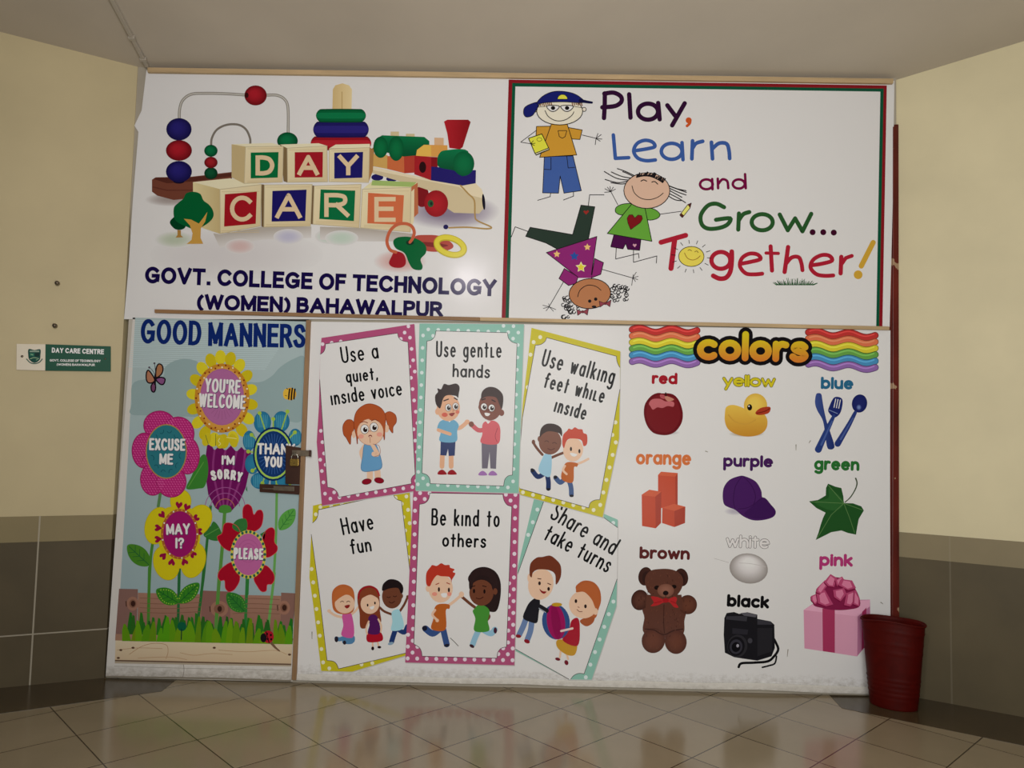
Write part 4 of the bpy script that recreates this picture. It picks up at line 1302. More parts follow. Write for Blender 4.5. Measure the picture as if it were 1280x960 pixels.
# red flower: please
a = Art('printed_flower', poster, D2, WD, 22, label='printed red flower of heart petals with a pink middle')
RF = (170, 18, 38)
for pts in ([(885, 590), (840, 570), (824, 510), (825, 450), (850, 428), (875, 445), (888, 490), (910, 465), (935, 465), (944, 500), (930, 560)],
            [(760, 700), (715, 690), (685, 655), (672, 620), (700, 600), (712, 548), (745, 538), (790, 560), (806, 610)],
            [(960, 740), (940, 640), (955, 590), (990, 566), (1012, 585), (1010, 650), (1028, 680), (1018, 715)],
            [(770, 772), (700, 805), (675, 850), (690, 880), (715, 880), (720, 925), (745, 946), (780, 925), (806, 860)],
            [(890, 860), (950, 790), (1000, 830), (1010, 870), (995, 900), (968, 905), (962, 940), (935, 945), (910, 915)]):
    a.P(pts, RF, True, line=(206, 70, 70), lw=3)
a.E(856, 725, 106, 144, (206, 190, 70))
for i in range(26):
    an = 2 * math.pi * i / 26
    a.E(856 + 98 * math.cos(an), 725 + 134 * math.sin(an), 8, 9, (40, 92, 76), n=10, up=False)
a.up()
a.E(856, 725, 90, 124, (176, 92, 136))
for r in (60, 40, 22):
    a.S([(856 + r * math.cos(i * .393), 705 + r * 1.1 * math.sin(i * .393)) for i in range(16)], 4, (166, 82, 126), closed=True, up=False)
a.up(); fl_ = a.build()
say(fl_, [('PLEASE', (768, 752), (944, 758), 68)], D2, 44, 13)

# butterfly and bee
a = Art('printed_butterfly', poster, D1, WD, 6)
for pts, c in (([(216, 440), (218, 385), (232, 360), (252, 368), (258, 395), (245, 425)], (160, 108, 70)), ([(216, 452), (245, 440), (270, 450), (262, 480), (240, 480)], (122, 74, 110)),
               ([(208, 452), (175, 400), (160, 410), (158, 450), (170, 472), (195, 472)], (164, 110, 80)), ([(208, 468), (188, 490), (190, 520), (205, 528), (214, 505)], (110, 64, 90))):
    a.P(pts, c, True, line=(26, 18, 22), lw=8)
a.S([(212, 430), (210, 480)], 12, (26, 18, 22), False)
a.S([(212, 430), (196, 400), (178, 382)], 3, (30, 22, 26)); a.S([(214, 430), (212, 390), (208, 358)], 3, (30, 22, 26)); a.E(176, 381, 6, 6, (70, 62, 66)); a.E(207, 356, 6, 6, (70, 62, 66))
a.build()
a = Art('printed_bee', poster, D1, WD, 6)
a.E(1022, 540, 36, 38, (214, 158, 48)); a.E(998, 540, 20, 32, (222, 176, 60))
for x in (1014, 1030, 1046):
    a.S([(x + 4, 506 + abs(x - 1030) * .3), (x, 540), (x - 2, 574 - abs(x - 1030) * .3)], 9, (26, 22, 22), up=False)
a.up(); a.S([(1006, 512), (1000, 504)], 4, K, False); a.S([(990, 548), (1002, 552)], 3, K, False)
a.build()

# ---------------------------------------------------------------- latch on the door, padlock
LF = (320, 530, 8.727)
def lpx(x, y):
    return (320 + x / 8.727, 530 + y / 8.727)
m_latch = mat('dark_brown_painted_wood', (60, 32, 19), 0.35, 0.5, var=0.25, vscale=12)
m_iron = mat('dull_iron', (120, 108, 92), 0.4, 0.5, metal=0.7, var=0.2, vscale=30)
m_brass = mat('polished_brass', (212, 176, 92), 0.25, 0.5, metal=0.9)
m_steel = mat('bright_steel', (206, 204, 196), 0.25, 0.5, metal=0.9)
slab('latch_plate', [lpx(322, 232), lpx(500, 262), lpx(492, 660), lpx(318, 655)], -0.016, 0.014, m_latch, door, .003)
slab('latch_board', [lpx(36, 655), lpx(490, 672), lpx(486, 772), lpx(38, 742)], -0.018, 0.016, m_latch, door, .003)
bolt = slab('slide_bolt', [lpx(190, 676), lpx(416, 684), lpx(414, 734), lpx(190, 724)], -0.023, 0.006, m_iron, door, .001)
slab('bolt_rod', [lpx(70, 698), lpx(190, 702), lpx(190, 714), lpx(70, 710)], -0.024, 0.006, m_iron, bolt, .001)
for x, y in ((214, 690), (304, 690), (398, 694), (216, 718), (398, 724)):
    c_ = at(*lpx(x, y), -0.0245)
    tube('bolt_screw', [c_, c_ + Vector((0, 0.002, 0))], 0.0022, m_iron, bolt)
hasp = slab('hasp', [lpx(392, 284), lpx(600, 288), lpx(598, 354), lpx(392, 346)], -0.026, 0.004, m_iron, door, .001)
slab('hasp_end', [lpx(578, 284), lpx(602, 286), lpx(600, 358), lpx(577, 354)], -0.030, 0.012, m_latch, hasp, .001)
c_ = at(*lpx(420, 315), -0.03)
tube('staple', [c_ + Vector((0.007 * math.cos(t), -0.002 - 0.012 * math.sin(t), 0)) for t in [math.pi * i / 8 for i in range(9)]], 0.0022, m_iron, hasp)
pc = at(*lpx(416, 420), -0.042)
pad = empty('padlock', pc, 'small brass padlock hanging from the door hasp', 'padlock')
q = [(-.5, -.42), (-.42, -.5), (.42, -.5), (.5, -.42), (.5, .42), (.42, .5), (-.42, .5), (-.5, .42)]
ppx = 0.0445 / 8.727 * 0.1
bw, bh = at(*lpx(462, 420)).x - at(*lpx(368, 420)).x, at(*lpx(416, 384)).z - at(*lpx(416, 458)).z
adopt(prism('lock_body', [pc + Vector((u * bw, 0, v * bh)) for u, v in q], Vector((0, 0.016, 0)), m_brass, None, .0015), pad)
sh = []
rx_, top_z = bw * .36, at(*lpx(416, 324)).z
zb = pc.z + bh * .45
for i in range(13):
    t = math.pi * i / 12
    sh.append(Vector((pc.x + rx_ * math.cos(t), pc.y + .008, top_z - rx_ + rx_ * math.sin(t))))
sh = [Vector((pc.x + rx_, pc.y + .008, zb))] + sh + [Vector((pc.x - rx_, pc.y + .008, zb))]
adopt(tube('shackle', sh, 0.0035, m_steel), pad)
kh = pc + Vector((0, -0.0006, -bh * .1))
adopt(tube('keyhole', [kh, kh + Vector((0, .001, 0))], 0.003, m_latch), pad)
# ---------------------------------------------------------------- lower banner: manners cards and colour chart
m_low = vinyl('lower_vinyl', (0.8, 0.8, 0.8), 0.75, 0.2)
WC = (204, 206, 202)
low = sheet('banner', [(388, 402), (640, 405), (880, 409), (1113, 413), (1112.5, 600), (1113, 770), (1114, 866), (1085, 868), (950, 862), (800, 860), (650, 855), (500, 853), (370, 850.5), (377, 650)], 0.0, 0.003, m_low)
tag(low, 'large white lower banner with six polka dot manners cards and a colour chart', 'banner')
hem = slab('hem', [(371, 842.5), (430, 844.5), (500, 845.5), (580, 848), (650, 848), (720, 851), (800, 851.5), (880, 854), (950, 854), (1020, 857), (1085, 859.5), (1114, 858), (1114, 866), (1085, 868), (1020, 866), (950, 862.5), (880, 862), (800, 860), (720, 858.5), (650, 855.5), (580, 855), (500, 853), (430, 852.5), (370, 850.5)], -0.008, 0.008, vinyl('hem_vinyl', (0.74, 0.72, 0.67), 0.5, 0.1), low, .002)
C1, C2, C3 = (380, 395, 4), (510, 395, 4), (640, 395, 3.694)
C4, C5, C6 = (375, 610, 3.84), (500, 600, 3.694), (630, 610, 3.694)
PINK, PKDOT = (178, 84, 124), (232, 206, 214)
TEAL, TLDOT = (134, 186, 168), (200, 222, 212)
YEL, YLDOT = (212, 204, 44), (236, 234, 190)

def inside(p, poly):
    x, y = p
    c = False
    for i in range(len(poly)):
        (x1, y1), (x2, y2) = poly[i], poly[i - 1]
        if (y1 > y) != (y2 > y) and x < (x2 - x1) * (y - y1) / (y2 - y1) + x1:
            c = not c
    return c
def edge_far(p, poly, r):
    for i in range(len(poly)):
        (x1, y1), (x2, y2) = poly[i], poly[i - 1]
        dx, dy = x2 - x1, y2 - y1
        L2 = dx * dx + dy * dy
        t = max(0, min(1, ((p[0] - x1) * dx + (p[1] - y1) * dy) / L2)) if L2 else 0
        if math.hypot(p[0] - x1 - t * dx, p[1] - y1 - t * dy) < r:
            return False
    return True
def card(fr, outline, inner, lines, c, dot, base, pitch, ang, off, label, rd=9):
    a = Art('printed_card', low, fr, WC, base, label=label)
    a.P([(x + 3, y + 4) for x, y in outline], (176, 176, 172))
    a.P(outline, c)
    ca_, sa = math.cos(math.radians(ang)), math.sin(math.radians(ang))
    for i in range(-40, 60):
        for j in range(-40, 60):
            u, v = (i + (j % 2) * .5) * pitch + off[0], j * pitch * .62 + off[1]
            x, y = u * ca_ - v * sa, u * sa + v * ca_
            if inside((x, y), outline) and not inside((x, y), inner) and edge_far((x, y), outline, rd * .8):
                a.E(x, y, rd, rd * 1.05, dot, n=12, up=False)
    a.up()
    a.P(inner, (206, 208, 204))
    for l in lines:
        a.S(l, 2.6, (54, 46, 50), False, up=False)
    a.up()
    return a.build()
def notch(*p):
    return curve(list(p))

SK, SKD = (236, 190, 160), (112, 66, 46)       # printed skin inks
def eyes(a, pts, rx, ry, pup=.6):
    for x, y in pts:
        a.E(x, y, rx, ry, (240, 240, 238), line=(60, 40, 34), lw=2); a.E(x + rx * .15, y + ry * .1, rx * pup, ry * pup, (40, 28, 26)); a.E(x + rx * .3, y - ry * .2, rx * .2, ry * .2, (240, 240, 240), n=8)
def dots(a, pts, rx, ry):
    for x, y in pts:
        a.E(x, y, rx, ry, (44, 30, 30), n=12, up=False)
    a.up()
def limb(a, pts, w, c):
    a.S(pts, w, c)
HW = lambda t, p0, p1, h, w, par, fr, base: lettering(t, par, fr, WC, base, p0, p1, h, w, (18, 18, 20), True, gap=.10, space=.34)
def hand_text(par, fr, rows, base, w=9.5):
    for t, p0, p1, h in rows:
        HW(t, p0, p1, h, w, par, fr, base)

# --- have fun (yellow, lower left)
i4 = [(60, 168)] + notch((60, 168), (78, 150), (86, 128), (88, 105)) + [(448, 25)] + notch((448, 25), (454, 44), (468, 56), (487, 62)) + [(530, 420), (560, 780), (185, 868)] + notch((185, 868), (176, 846), (160, 832), (130, 828)) + [(92, 500), (54, 222)]
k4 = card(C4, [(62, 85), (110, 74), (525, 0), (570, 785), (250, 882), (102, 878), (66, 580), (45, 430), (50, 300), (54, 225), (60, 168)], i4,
     [notch((60, 168), (78, 150), (86, 128), (88, 105)) + [(448, 25)] + notch((448, 25), (454, 44), (468, 56), (487, 62)) + [(530, 420)], [(560, 780), (185, 868)] + notch((185, 868), (176, 846), (160, 832), (130, 828)) + [(92, 500), (54, 222)]],
     YEL, YLDOT, 1, 52, -7, (8, 6), 'yellow polka dot card reading have fun')
hand_text(k4, C4, [('Have', (206, 228), (358, 198), 84), ('fun', (246, 320), (346, 304), 74)], 4)
a = Art('printed_children', k4, C4, WC, 5, label='three jumping children')
# girl with ginger hair
limb(a, [(212, 622), (170, 612), (140, 592)], 12, SK); limb(a, [(240, 612), (264, 592), (280, 572)], 11, SK)
a.E(140, 590, 9, 8, SK); limb(a, [(216, 718), (190, 726), (175, 722)], 20, (84, 136, 176)); limb(a, [(246, 716), (246, 738), (212, 738)], 20, (84, 136, 176))
a.P([(205, 710), (258, 708), (258, 742), (210, 740)], (84, 136, 176), True)
a.E(175, 726, 9, 14, (40, 34, 44)); a.E(214, 742, 8, 10, (40, 34, 44))
a.P([(202, 615), (215, 602), (248, 606), (258, 712), (200, 708), (208, 660)], (206, 92, 160), True)
a.P([(155, 560), (155, 500), (180, 470), (215, 463), (250, 480), (262, 520), (260, 580), (240, 602), (195, 605), (165, 590)], (196, 108, 56), True)
a.E(215, 556, 48, 46, SK); a.P([(162, 548), (165, 505), (200, 478), (245, 486), (258, 520), (222, 512), (190, 528)], (200, 112, 58), True)
for x in (202, 232):
    a.S([(x - 9, 548), (x, 543), (x + 9, 547)], 3, (70, 40, 30), up=False)
a.P([(214, 566), (238, 560), (236, 572), (224, 578)], (150, 40, 40), True)
# girl in purple and red
limb(a, [(348, 735), (350, 768)], 8, SK); limb(a, [(372, 735), (378, 762)], 8, SK); a.E(349, 770, 7, 9, (40, 24, 26)); a.E(381, 764, 9, 6, (40, 24, 26))
a.P([(276, 545), (280, 500), (305, 474), (340, 470), (372, 490), (382, 530), (384, 590), (390, 640), (372, 655), (330, 640), (320, 670), (290, 668), (286, 600)], (136, 66, 40), True)
a.P([(328, 690), (385, 690), (395, 732), (325, 738)], (186, 26, 46), True)
a.P([(328, 625), (345, 608), (372, 620), (384, 695), (328, 698), (334, 655)], (84, 30, 96), True)
limb(a, [(330, 640), (318, 672), (322, 700)], 8, SK); limb(a, [(376, 630), (390, 660), (388, 690)], 8, SK)
a.E(336, 556, 45, 48, SK); a.P([(280, 545), (286, 505), (320, 480), (362, 488), (380, 530), (340, 512), (300, 528)], (140, 70, 42), True)
a.S([(280, 530), (290, 492), (330, 472), (366, 486), (380, 515)], 9, (168, 30, 40))
dots(a, [(325, 562), (360, 552)], 4, 7); a.P([(334, 572), (356, 566), (352, 580), (342, 582)], (244, 240, 236), True)
# boy in light blue
limb(a, [(440, 606), (405, 592), (384, 574)], 11, SKD); limb(a, [(476, 596), (500, 560), (516, 525)], 11, SKD); a.E(517, 522, 7, 8, SKD)
limb(a, [(458, 680), (448, 710), (440, 738)], 24, (36, 62, 118)); limb(a, [(474, 680), (500, 692), (516, 664)], 22, (36, 62, 118)); a.E(436, 746, 14, 7, (130, 160, 180), -15)
a.P([(440, 600), (456, 584), (480, 590), (498, 670), (440, 684), (444, 640)], (156, 206, 214), True)
a.E(442, 520, 48, 58, SKD); a.E(486, 518, 9, 12, SKD)
a.P([(394, 490), (400, 460), (430, 438), (470, 444), (494, 470), (494, 500), (484, 505), (470, 480), (430, 482), (404, 492)], (30, 22, 24), True)
for x, y in ((426, 522), (456, 518)):
    a.S([(x - 9, y), (x, y + 4), (x + 9, y - 1)], 3, (36, 20, 18), up=False)
a.S([(428, 546), (440, 552), (454, 544)], 3.5, (60, 26, 22)); a.build()

# --- share and take turns (teal, lower right)
i6 = [(185, 62), (455, 120), (460, 136), (525, 183), (522, 420), (370, 858)] + notch((370, 858), (345, 856), (322, 866), (308, 883)) + [(300, 883), (50, 742), (50, 420), (62, 400)]
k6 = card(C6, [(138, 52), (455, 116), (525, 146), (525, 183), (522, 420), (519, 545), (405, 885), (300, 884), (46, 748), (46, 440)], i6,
     [[(183, 62), (62, 400)], [(460, 136), (525, 183)], [(522, 420), (370, 858)] + notch((370, 858), (345, 856), (322, 866), (308, 883)), [(300, 883), (50, 742)]],
     TEAL, TLDOT, 1, 50, 20, (4, 10), 'teal polka dot card reading share and take turns')
hand_text(k6, C6, [('Share and', (207, 138), (500, 312), 84), ('take turns', (178, 236), (476, 394), 80)], 4)
a = Art('printed_children', k6, C6, WC, 5, label='boy and girl holding a beach ball')
limb(a, [(100, 608), (88, 640), (70, 678)], 26, (104, 130, 170)); limb(a, [(128, 618), (122, 660), (108, 700)], 26, (104, 130, 170)); a.E(66, 684, 13, 8, (150, 30, 44), 10); a.E(106, 708, 14, 9, (150, 30, 44), 25)
a.P([(118, 528), (146, 508), (166, 520), (160, 580), (152, 622), (120, 618), (88, 600), (100, 560)], (28, 28, 34), True)
a.E(170, 445, 58, 72, SK, 15); a.E(117, 415, 9, 20, SK)
a.P([(118, 400), (122, 350), (150, 322), (178, 318), (212, 312), (240, 330), (262, 360), (262, 410), (240, 446), (236, 400), (210, 380), (160, 376), (134, 390), (128, 412)], (118, 58, 38), True)
a.E(164, 440, 6, 9, (44, 30, 30)); a.E(206, 466, 6, 9, (44, 30, 30)); a.S([(156, 418), (170, 420)], 4, (90, 44, 30)); a.S([(202, 440), (216, 446)], 4, (90, 44, 30))
a.P([(164, 466), (178, 476), (196, 478), (186, 488), (172, 482)], (150, 36, 40), True)
limb(a, [(288, 760), (296, 790)], 9, SK); limb(a, [(262, 750), (258, 782)], 9, SK); a.E(248, 790, 12, 7, (120, 20, 40), 15); a.E(288, 806, 9, 12, (120, 20, 40), -20)
a.P([(250, 700), (332, 712), (328, 768), (290, 770), (246, 736)], (206, 158, 50), True)
a.P([(312, 612), (340, 600), (350, 640), (340, 728), (270, 702), (300, 650)], (178, 30, 50), True)
a.P([(352, 610), (400, 590), (420, 588), (412, 620), (385, 638), (362, 630)], (172, 92, 52), True)
a.P([(332, 470), (345, 440), (375, 427), (415, 436), (442, 470), (448, 520), (436, 560), (420, 600), (380, 560)], (186, 100, 54), True)
a.E(366, 538, 66, 64, SK, 15); a.E(424, 572, 10, 14, SK, 15)
a.P([(332, 480), (350, 446), (390, 436), (430, 464), (444, 530), (424, 556), (405, 515), (370, 480)], (190, 104, 56), True)
a.E(332, 522, 6, 9, (44, 30, 30)); a.E(376, 546, 6, 9, (44, 30, 30)); a.S([(340, 548), (348, 552)], 3, (150, 80, 60)); a.S([(336, 560), (348, 570), (362, 570)], 3, (120, 50, 40))
a.E(240, 618, 64, 82, (52, 84, 140), -8); a.E(240, 618, 42, 82, (168, 24, 96), -8); a.E(240, 618, 20, 81, (150, 18, 84), -8); a.E(244, 538, 24, 9, (206, 160, 40), 0)
limb(a, [(166, 548), (196, 566)], 22, (28, 28, 34)); a.S([(162, 555), (192, 574)], 4, (150, 160, 170), False); limb(a, [(264, 660), (290, 654), (316, 648)], 10, (240, 200, 190)); a.build()

# --- quiet voice (pink, upper left)
i1 = [(82, 192)] + notch((82, 192), (98, 180), (106, 162), (108, 140)) + [(468, 86)] + notch((468, 86), (474, 108), (492, 124), (520, 130)) + [(556, 792)] + notch((556, 792), (544, 802), (536, 818), (538, 838)) + [(175, 906)] + notch((175, 906), (166, 880), (146, 862), (118, 856)) + [(98, 600), (79, 318)]
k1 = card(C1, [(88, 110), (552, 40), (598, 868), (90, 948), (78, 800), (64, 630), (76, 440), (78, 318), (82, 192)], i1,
     [notch((82, 192), (98, 180), (106, 162), (108, 140)) + [(468, 86)] + notch((468, 86), (474, 108), (492, 124), (520, 130)) + [(556, 792)] + notch((556, 792), (544, 802), (536, 818), (538, 838)) + [(175, 906)] + notch((175, 906), (166, 880), (146, 862), (118, 856)) + [(98, 600), (79, 318)]],
     PINK, PKDOT, 50, 46, -8, (4, 10), 'pink polka dot card reading use a quiet inside voice')
hand_text(k1, C1, [('Use a', (190, 238), (376, 212), 84), ('qu\u0131et,', (212, 336), (372, 318), 66), ('\u0131ns\u0131de vo\u0131ce', (138, 448), (494, 396), 76)], 53)
a = Art('printed_child', k1, C1, WC, 54, label='ginger girl with bunches holding a finger to her lips')
OR_, ORD = (186, 92, 48), (150, 66, 34)
for pts in ([(245, 525), (215, 520), (195, 550), (198, 590), (212, 610), (232, 642), (236, 600), (250, 565)], [(405, 490), (430, 478), (458, 496), (462, 530), (446, 555), (444, 585), (425, 560), (412, 520)]):
    a.P(pts, OR_, True, line=ORD, lw=3)
limb(a, [(330, 765), (330, 812)], 30, SK); limb(a, [(366, 762), (370, 806)], 30, SK)
a.E(314, 828, 24, 14, (150, 24, 44), -10, line=(90, 14, 26), lw=2); a.E(376, 822, 24, 14, (150, 24, 44), 10, line=(90, 14, 26), lw=2)
limb(a, [(305, 650), (288, 680), (296, 712)], 22, SK)
a.P([(305, 640), (350, 636), (372, 670), (390, 755), (340, 775), (288, 770), (294, 700)], (104, 160, 200), True, line=(70, 120, 160), lw=2.5)
a.E(250, 592, 10, 18, SK); a.E(412, 562, 13.5, 20, SK)
a.P([(262, 600), (250, 540), (262, 480), (300, 446), (340, 440), (385, 460), (408, 500), (405, 560), (402, 620), (385, 590), (280, 600), (268, 640)], OR_, True, line=ORD, lw=3)
a.E(332, 580, 66, 66, SK, line=(190, 130, 100), lw=2)
a.P([(266, 570), (268, 510), (300, 470), (330, 520), (372, 512), (398, 545), (396, 490), (350, 452), (300, 456), (262, 500)], OR_, True)
eyes(a, [(304, 566), (350, 556)], 20, 23, .55)
a.S([(282, 534), (300, 528), (318, 534)], 4, ORD); a.S([(338, 524), (356, 518), (372, 526)], 4, ORD)
a.E(286, 602, 14, 11, (236, 160, 140)); a.E(378, 592, 14, 11, (236, 160, 140)); a.S([(322, 578), (328, 574), (334, 578)], 3, (180, 110, 90)); a.E(332, 602, 9, 8, (130, 40, 44))
limb(a, [(332, 606), (336, 632), (352, 660), (368, 690), (350, 690)], [14, 24], SK); a.S([(345, 640), (376, 650), (380, 690), (352, 704)], 2.5, (170, 110, 90)); a.S([(330, 604), (332, 634)], 2.5, (170, 110, 90), False); a.build()

# --- walking feet (yellow, upper right)
i3 = notch((108, 135), (132, 132), (152, 118), (160, 100)) + [(482, 186)] + notch((482, 186), (484, 206), (490, 224), (498, 238)) + [(498, 338), (405, 848)] + notch((405, 848), (382, 850), (362, 862), (354, 886)) + [(36, 797), (30, 700), (48, 470)]
k3 = card(C3, [(90, 55), (500, 163), (499, 240), (498, 335), (494, 565), (418, 930), (30, 822), (24, 790), (50, 400)], i3,
     [notch((108, 135), (132, 132), (152, 118), (160, 100)) + [(482, 186)] + notch((482, 186), (484, 206), (490, 224), (498, 238)), [(498, 338), (405, 848)] + notch((405, 848), (382, 850), (362, 862), (354, 886)) + [(36, 797)], [(30, 700), (48, 470), (108, 135)]],
     YEL, YLDOT, 50, 48, 14, (6, 4), 'yellow polka dot card reading use walking feet while inside')
hand_text(k3, C3, [('Use walk\u0131ng', (132, 230), (466, 318), 82), ('feet wh\u0131\u029fe', (142, 330), (420, 404), 74), ('\u0131ns\u0131de', (190, 442), (336, 482), 72)], 53)
a = Art('printed_children', k3, C3, WC, 54, label='two boys running')
limb(a, [(140, 640), (116, 612), (100, 588)], 12, SKD); a.E(99, 582, 8, 11, SKD); limb(a, [(180, 655), (210, 642), (236, 632)], 12, SKD)
limb(a, [(152, 725), (120, 742), (96, 716)], 22, (36, 56, 104)); limb(a, [(162, 730), (168, 765), (168, 796)], 22, (36, 56, 104)); a.E(94, 712, 10, 8, (30, 30, 40), 40); a.E(168, 800, 10, 6, (30, 30, 40))
a.P([(142, 652), (158, 634), (182, 644), (178, 735), (150, 738), (122, 710)], (150, 196, 214), True)
a.E(176, 582, 52, 58, (124, 80, 62), 8); a.E(128, 568, 10, 14, (124, 80, 62))
a.P([(128, 560), (134, 520), (160, 498), (200, 500), (228, 520), (230, 556), (215, 540), (170, 532), (142, 545)], (52, 34, 30), True)
a.S([(150, 580), (160, 576), (170, 582)], 3, (70, 40, 34)); a.S([(186, 588), (196, 584), (206, 590)], 3, (70, 40, 34)); a.S([(165, 612), (180, 618), (196, 612)], 3.5, (80, 36, 32))
limb(a, [(285, 688), (320, 676), (352, 660)], 11, SK); limb(a, [(240, 755), (222, 768), (202, 748)], 22, (70, 96, 140)); limb(a, [(262, 755), (272, 790), (274, 824)], 22, (70, 96, 140)); a.E(200, 744, 9, 8, (30, 30, 40)); a.E(275, 830, 10, 6, (30, 30, 40))
a.P([(240, 690), (262, 674), (302, 680), (300, 696), (286, 700), (280, 768), (228, 752)], (198, 108, 46), True)
limb(a, [(244, 692), (236, 712), (252, 730)], 10, SK)
a.E(282, 618, 46, 54, SK, 8)
a.P([(232, 590), (236, 550), (254, 530), (262, 520), (276, 524), (290, 514), (306, 522), (324, 524), (330, 540), (346, 550), (346, 590), (330, 600), (318, 572), (270, 566), (250, 580), (240, 610)], (206, 76, 52), True)
a.E(272, 614, 5, 10, (40, 26, 26)); a.E(311, 624, 5, 10, (40, 26, 26)); a.P([(268, 632), (300, 638), (292, 648), (276, 646)], (246, 242, 238), True); a.build()

# --- be kind (pink, lower middle)
i5 = notch((90, 112), (116, 106), (132, 88), (138, 60)) + [(475, 66)] + notch((475, 66), (480, 92), (494, 114), (516, 122)) + [(492, 770)] + notch((492, 770), (468, 776), (452, 795), (448, 822)) + [(102, 813)] + notch((102, 813), (98, 788), (86, 770), (64, 757))
k5 = card(C5, [(62, 45), (552, 52), (528, 855), (24, 842)], i5, [i5 + [i5[0]]], PINK, PKDOT, 52, 44, 1, (6, 4), 'pink polka dot card reading be kind to others')
hand_text(k5, C5, [('Be k\u0131nd to', (144, 210), (460, 218), 80), ('others', (194, 308), (398, 314), 66)], 55)
a = Art('printed_children', k5, C5, WC, 56, label='two children giving a high five')
limb(a, [(215, 585), (250, 560), (284, 530)], 13, SK)
limb(a, [(178, 690), (150, 708), (118, 686)], 30, (54, 84, 140)); limb(a, [(200, 690), (208, 725), (216, 758)], 28, (54, 84, 140)); a.E(114, 684, 12, 12, (26, 28, 46), 40); a.E(216, 763, 13, 7, (26, 28, 46), -10)
a.P([(160, 590), (182, 572), (226, 574), (228, 594), (212, 602), (210, 690), (146, 688), (154, 640)], (196, 104, 40), True)
limb(a, [(162, 600), (150, 622), (172, 646)], 11, SK); a.E(172, 648, 8, 8, SK)
a.E(188, 500, 56, 66, SK); a.E(130, 500, 11, 16, SK); a.E(160, 526, 12, 9, (236, 150, 130)); a.E(228, 526, 10, 9, (236, 150, 130))
a.P([(122, 480), (122, 430), (142, 400), (150, 392), (170, 396), (190, 384), (208, 392), (228, 392), (232, 404), (252, 412), (244, 424), (256, 432), (240, 460), (238, 472), (228, 448), (190, 444), (170, 440), (150, 466), (138, 490)], (198, 62, 44), True)
dots(a, [(180, 505), (226, 507)], 5, 11); a.S([(166, 482), (180, 476)], 4, (170, 60, 40), up=False); a.S([(216, 474), (230, 480)], 4, (170, 60, 40)); a.P([(190, 524), (216, 522), (214, 540), (196, 540)], (246, 242, 238), True)
a.P([(318, 470), (326, 430), (356, 406), (400, 402), (442, 424), (464, 470), (464, 540), (448, 600), (420, 608), (384, 590), (390, 540)], (40, 28, 28), True)
limb(a, [(352, 592), (318, 566), (288, 540)], 13, SKD); limb(a, [(400, 608), (412, 630), (398, 650)], 12, SKD)
limb(a, [(390, 695), (420, 708), (438, 690)], 26, (140, 186, 206)); limb(a, [(362, 695), (346, 730), (336, 758)], 26, (140, 186, 206)); a.E(440, 694, 8, 14, (70, 30, 50)); a.E(332, 766, 12, 7, (60, 30, 40), 30)
a.P([(346, 592), (362, 576), (394, 582), (414, 606), (406, 650), (410, 696), (344, 696), (348, 640), (336, 606)], (72, 150, 56), True)
a.E(376, 520, 56, 60, SKD)
a.P([(320, 500), (322, 450), (350, 414), (400, 412), (440, 440), (452, 500), (430, 510), (410, 450), (370, 440), (344, 460), (332, 500)], (44, 30, 30), True)
a.E(440, 514, 10, 15, SKD)
a.E(342, 512, 5, 10, (24, 14, 14)); a.E(390, 514, 5, 10, (24, 14, 14)); a.S([(330, 492), (346, 488)], 4, (30, 18, 16)); a.S([(382, 488), (398, 492)], 4, (30, 18, 16)); a.S([(352, 544), (368, 548), (384, 540)], 3.5, (60, 24, 22))
a.E(284, 528, 12, 14, SK); a.S([(232, 728), (250, 745), (270, 766)], 3, (90, 90, 80)); a.build()

# --- gentle hands (teal, upper middle)
i2 = notch((95, 126), (118, 120), (134, 102), (140, 75)) + [(498, 84)] + notch((498, 84), (502, 110), (520, 130), (545, 138)) + [(522, 795)] + notch((522, 795), (500, 800), (484, 818), (478, 850)) + [(112, 838)] + notch((112, 838), (108, 812), (94, 794), (70, 785))
k2 = card(C2, [(58, 38), (580, 42), (552, 885), (37, 872)], i2, [i2 + [i2[0]]], TEAL, TLDOT, 66, 50, 2, (4, 2), 'teal polka dot card reading use gentle hands')
hand_text(k2, C2, [('Use gent\u029fe', (140, 206), (468, 210), 82), ('hands', (222, 306), (410, 312), 68)], 70)
a = Art('printed_children', k2, C2, WC, 71, label='two boys touching fists')
SK2 = (220, 172, 136)
limb(a, [(172, 695), (170, 752)], 24, SK2); limb(a, [(216, 695), (216, 752)], 24, SK2)
for x in (172, 222):
    a.P([(x - 22, 792), (x - 18, 776), (x, 768), (x + 16, 780), (x + 20, 792)], (164, 28, 40), True)
a.P([(164, 622), (238, 622), (234, 698), (204, 700), (200, 664), (192, 698), (162, 696)], (44, 60, 108))
limb(a, [(232, 560), (262, 558), (298, 528)], 20, SK2); a.E(296, 530, 13, 12, SK2)
a.P([(158, 530), (186, 518), (230, 520), (254, 545), (246, 576), (240, 628), (160, 626), (164, 580), (146, 566)], (106, 170, 200), True)
a.P([(194, 518), (220, 518), (208, 532)], (206, 216, 220)); limb(a, [(152, 570), (180, 580), (210, 590)], 17, SK2)
a.E(202, 460, 58, 66, SK2); a.E(148, 478, 12, 16, SK2); a.E(184, 494, 15, 11, (214, 100, 80)); a.E(248, 480, 10, 9, (214, 120, 96))
a.P([(140, 440), (136, 400), (150, 380), (148, 362), (166, 366), (180, 340), (205, 345), (240, 338), (258, 355), (254, 390), (250, 410), (240, 400), (200, 396), (178, 410), (166, 450), (158, 462)], (48, 32, 32), True)
eyes(a, [(202, 458), (238, 452)], 15, 18, .62)
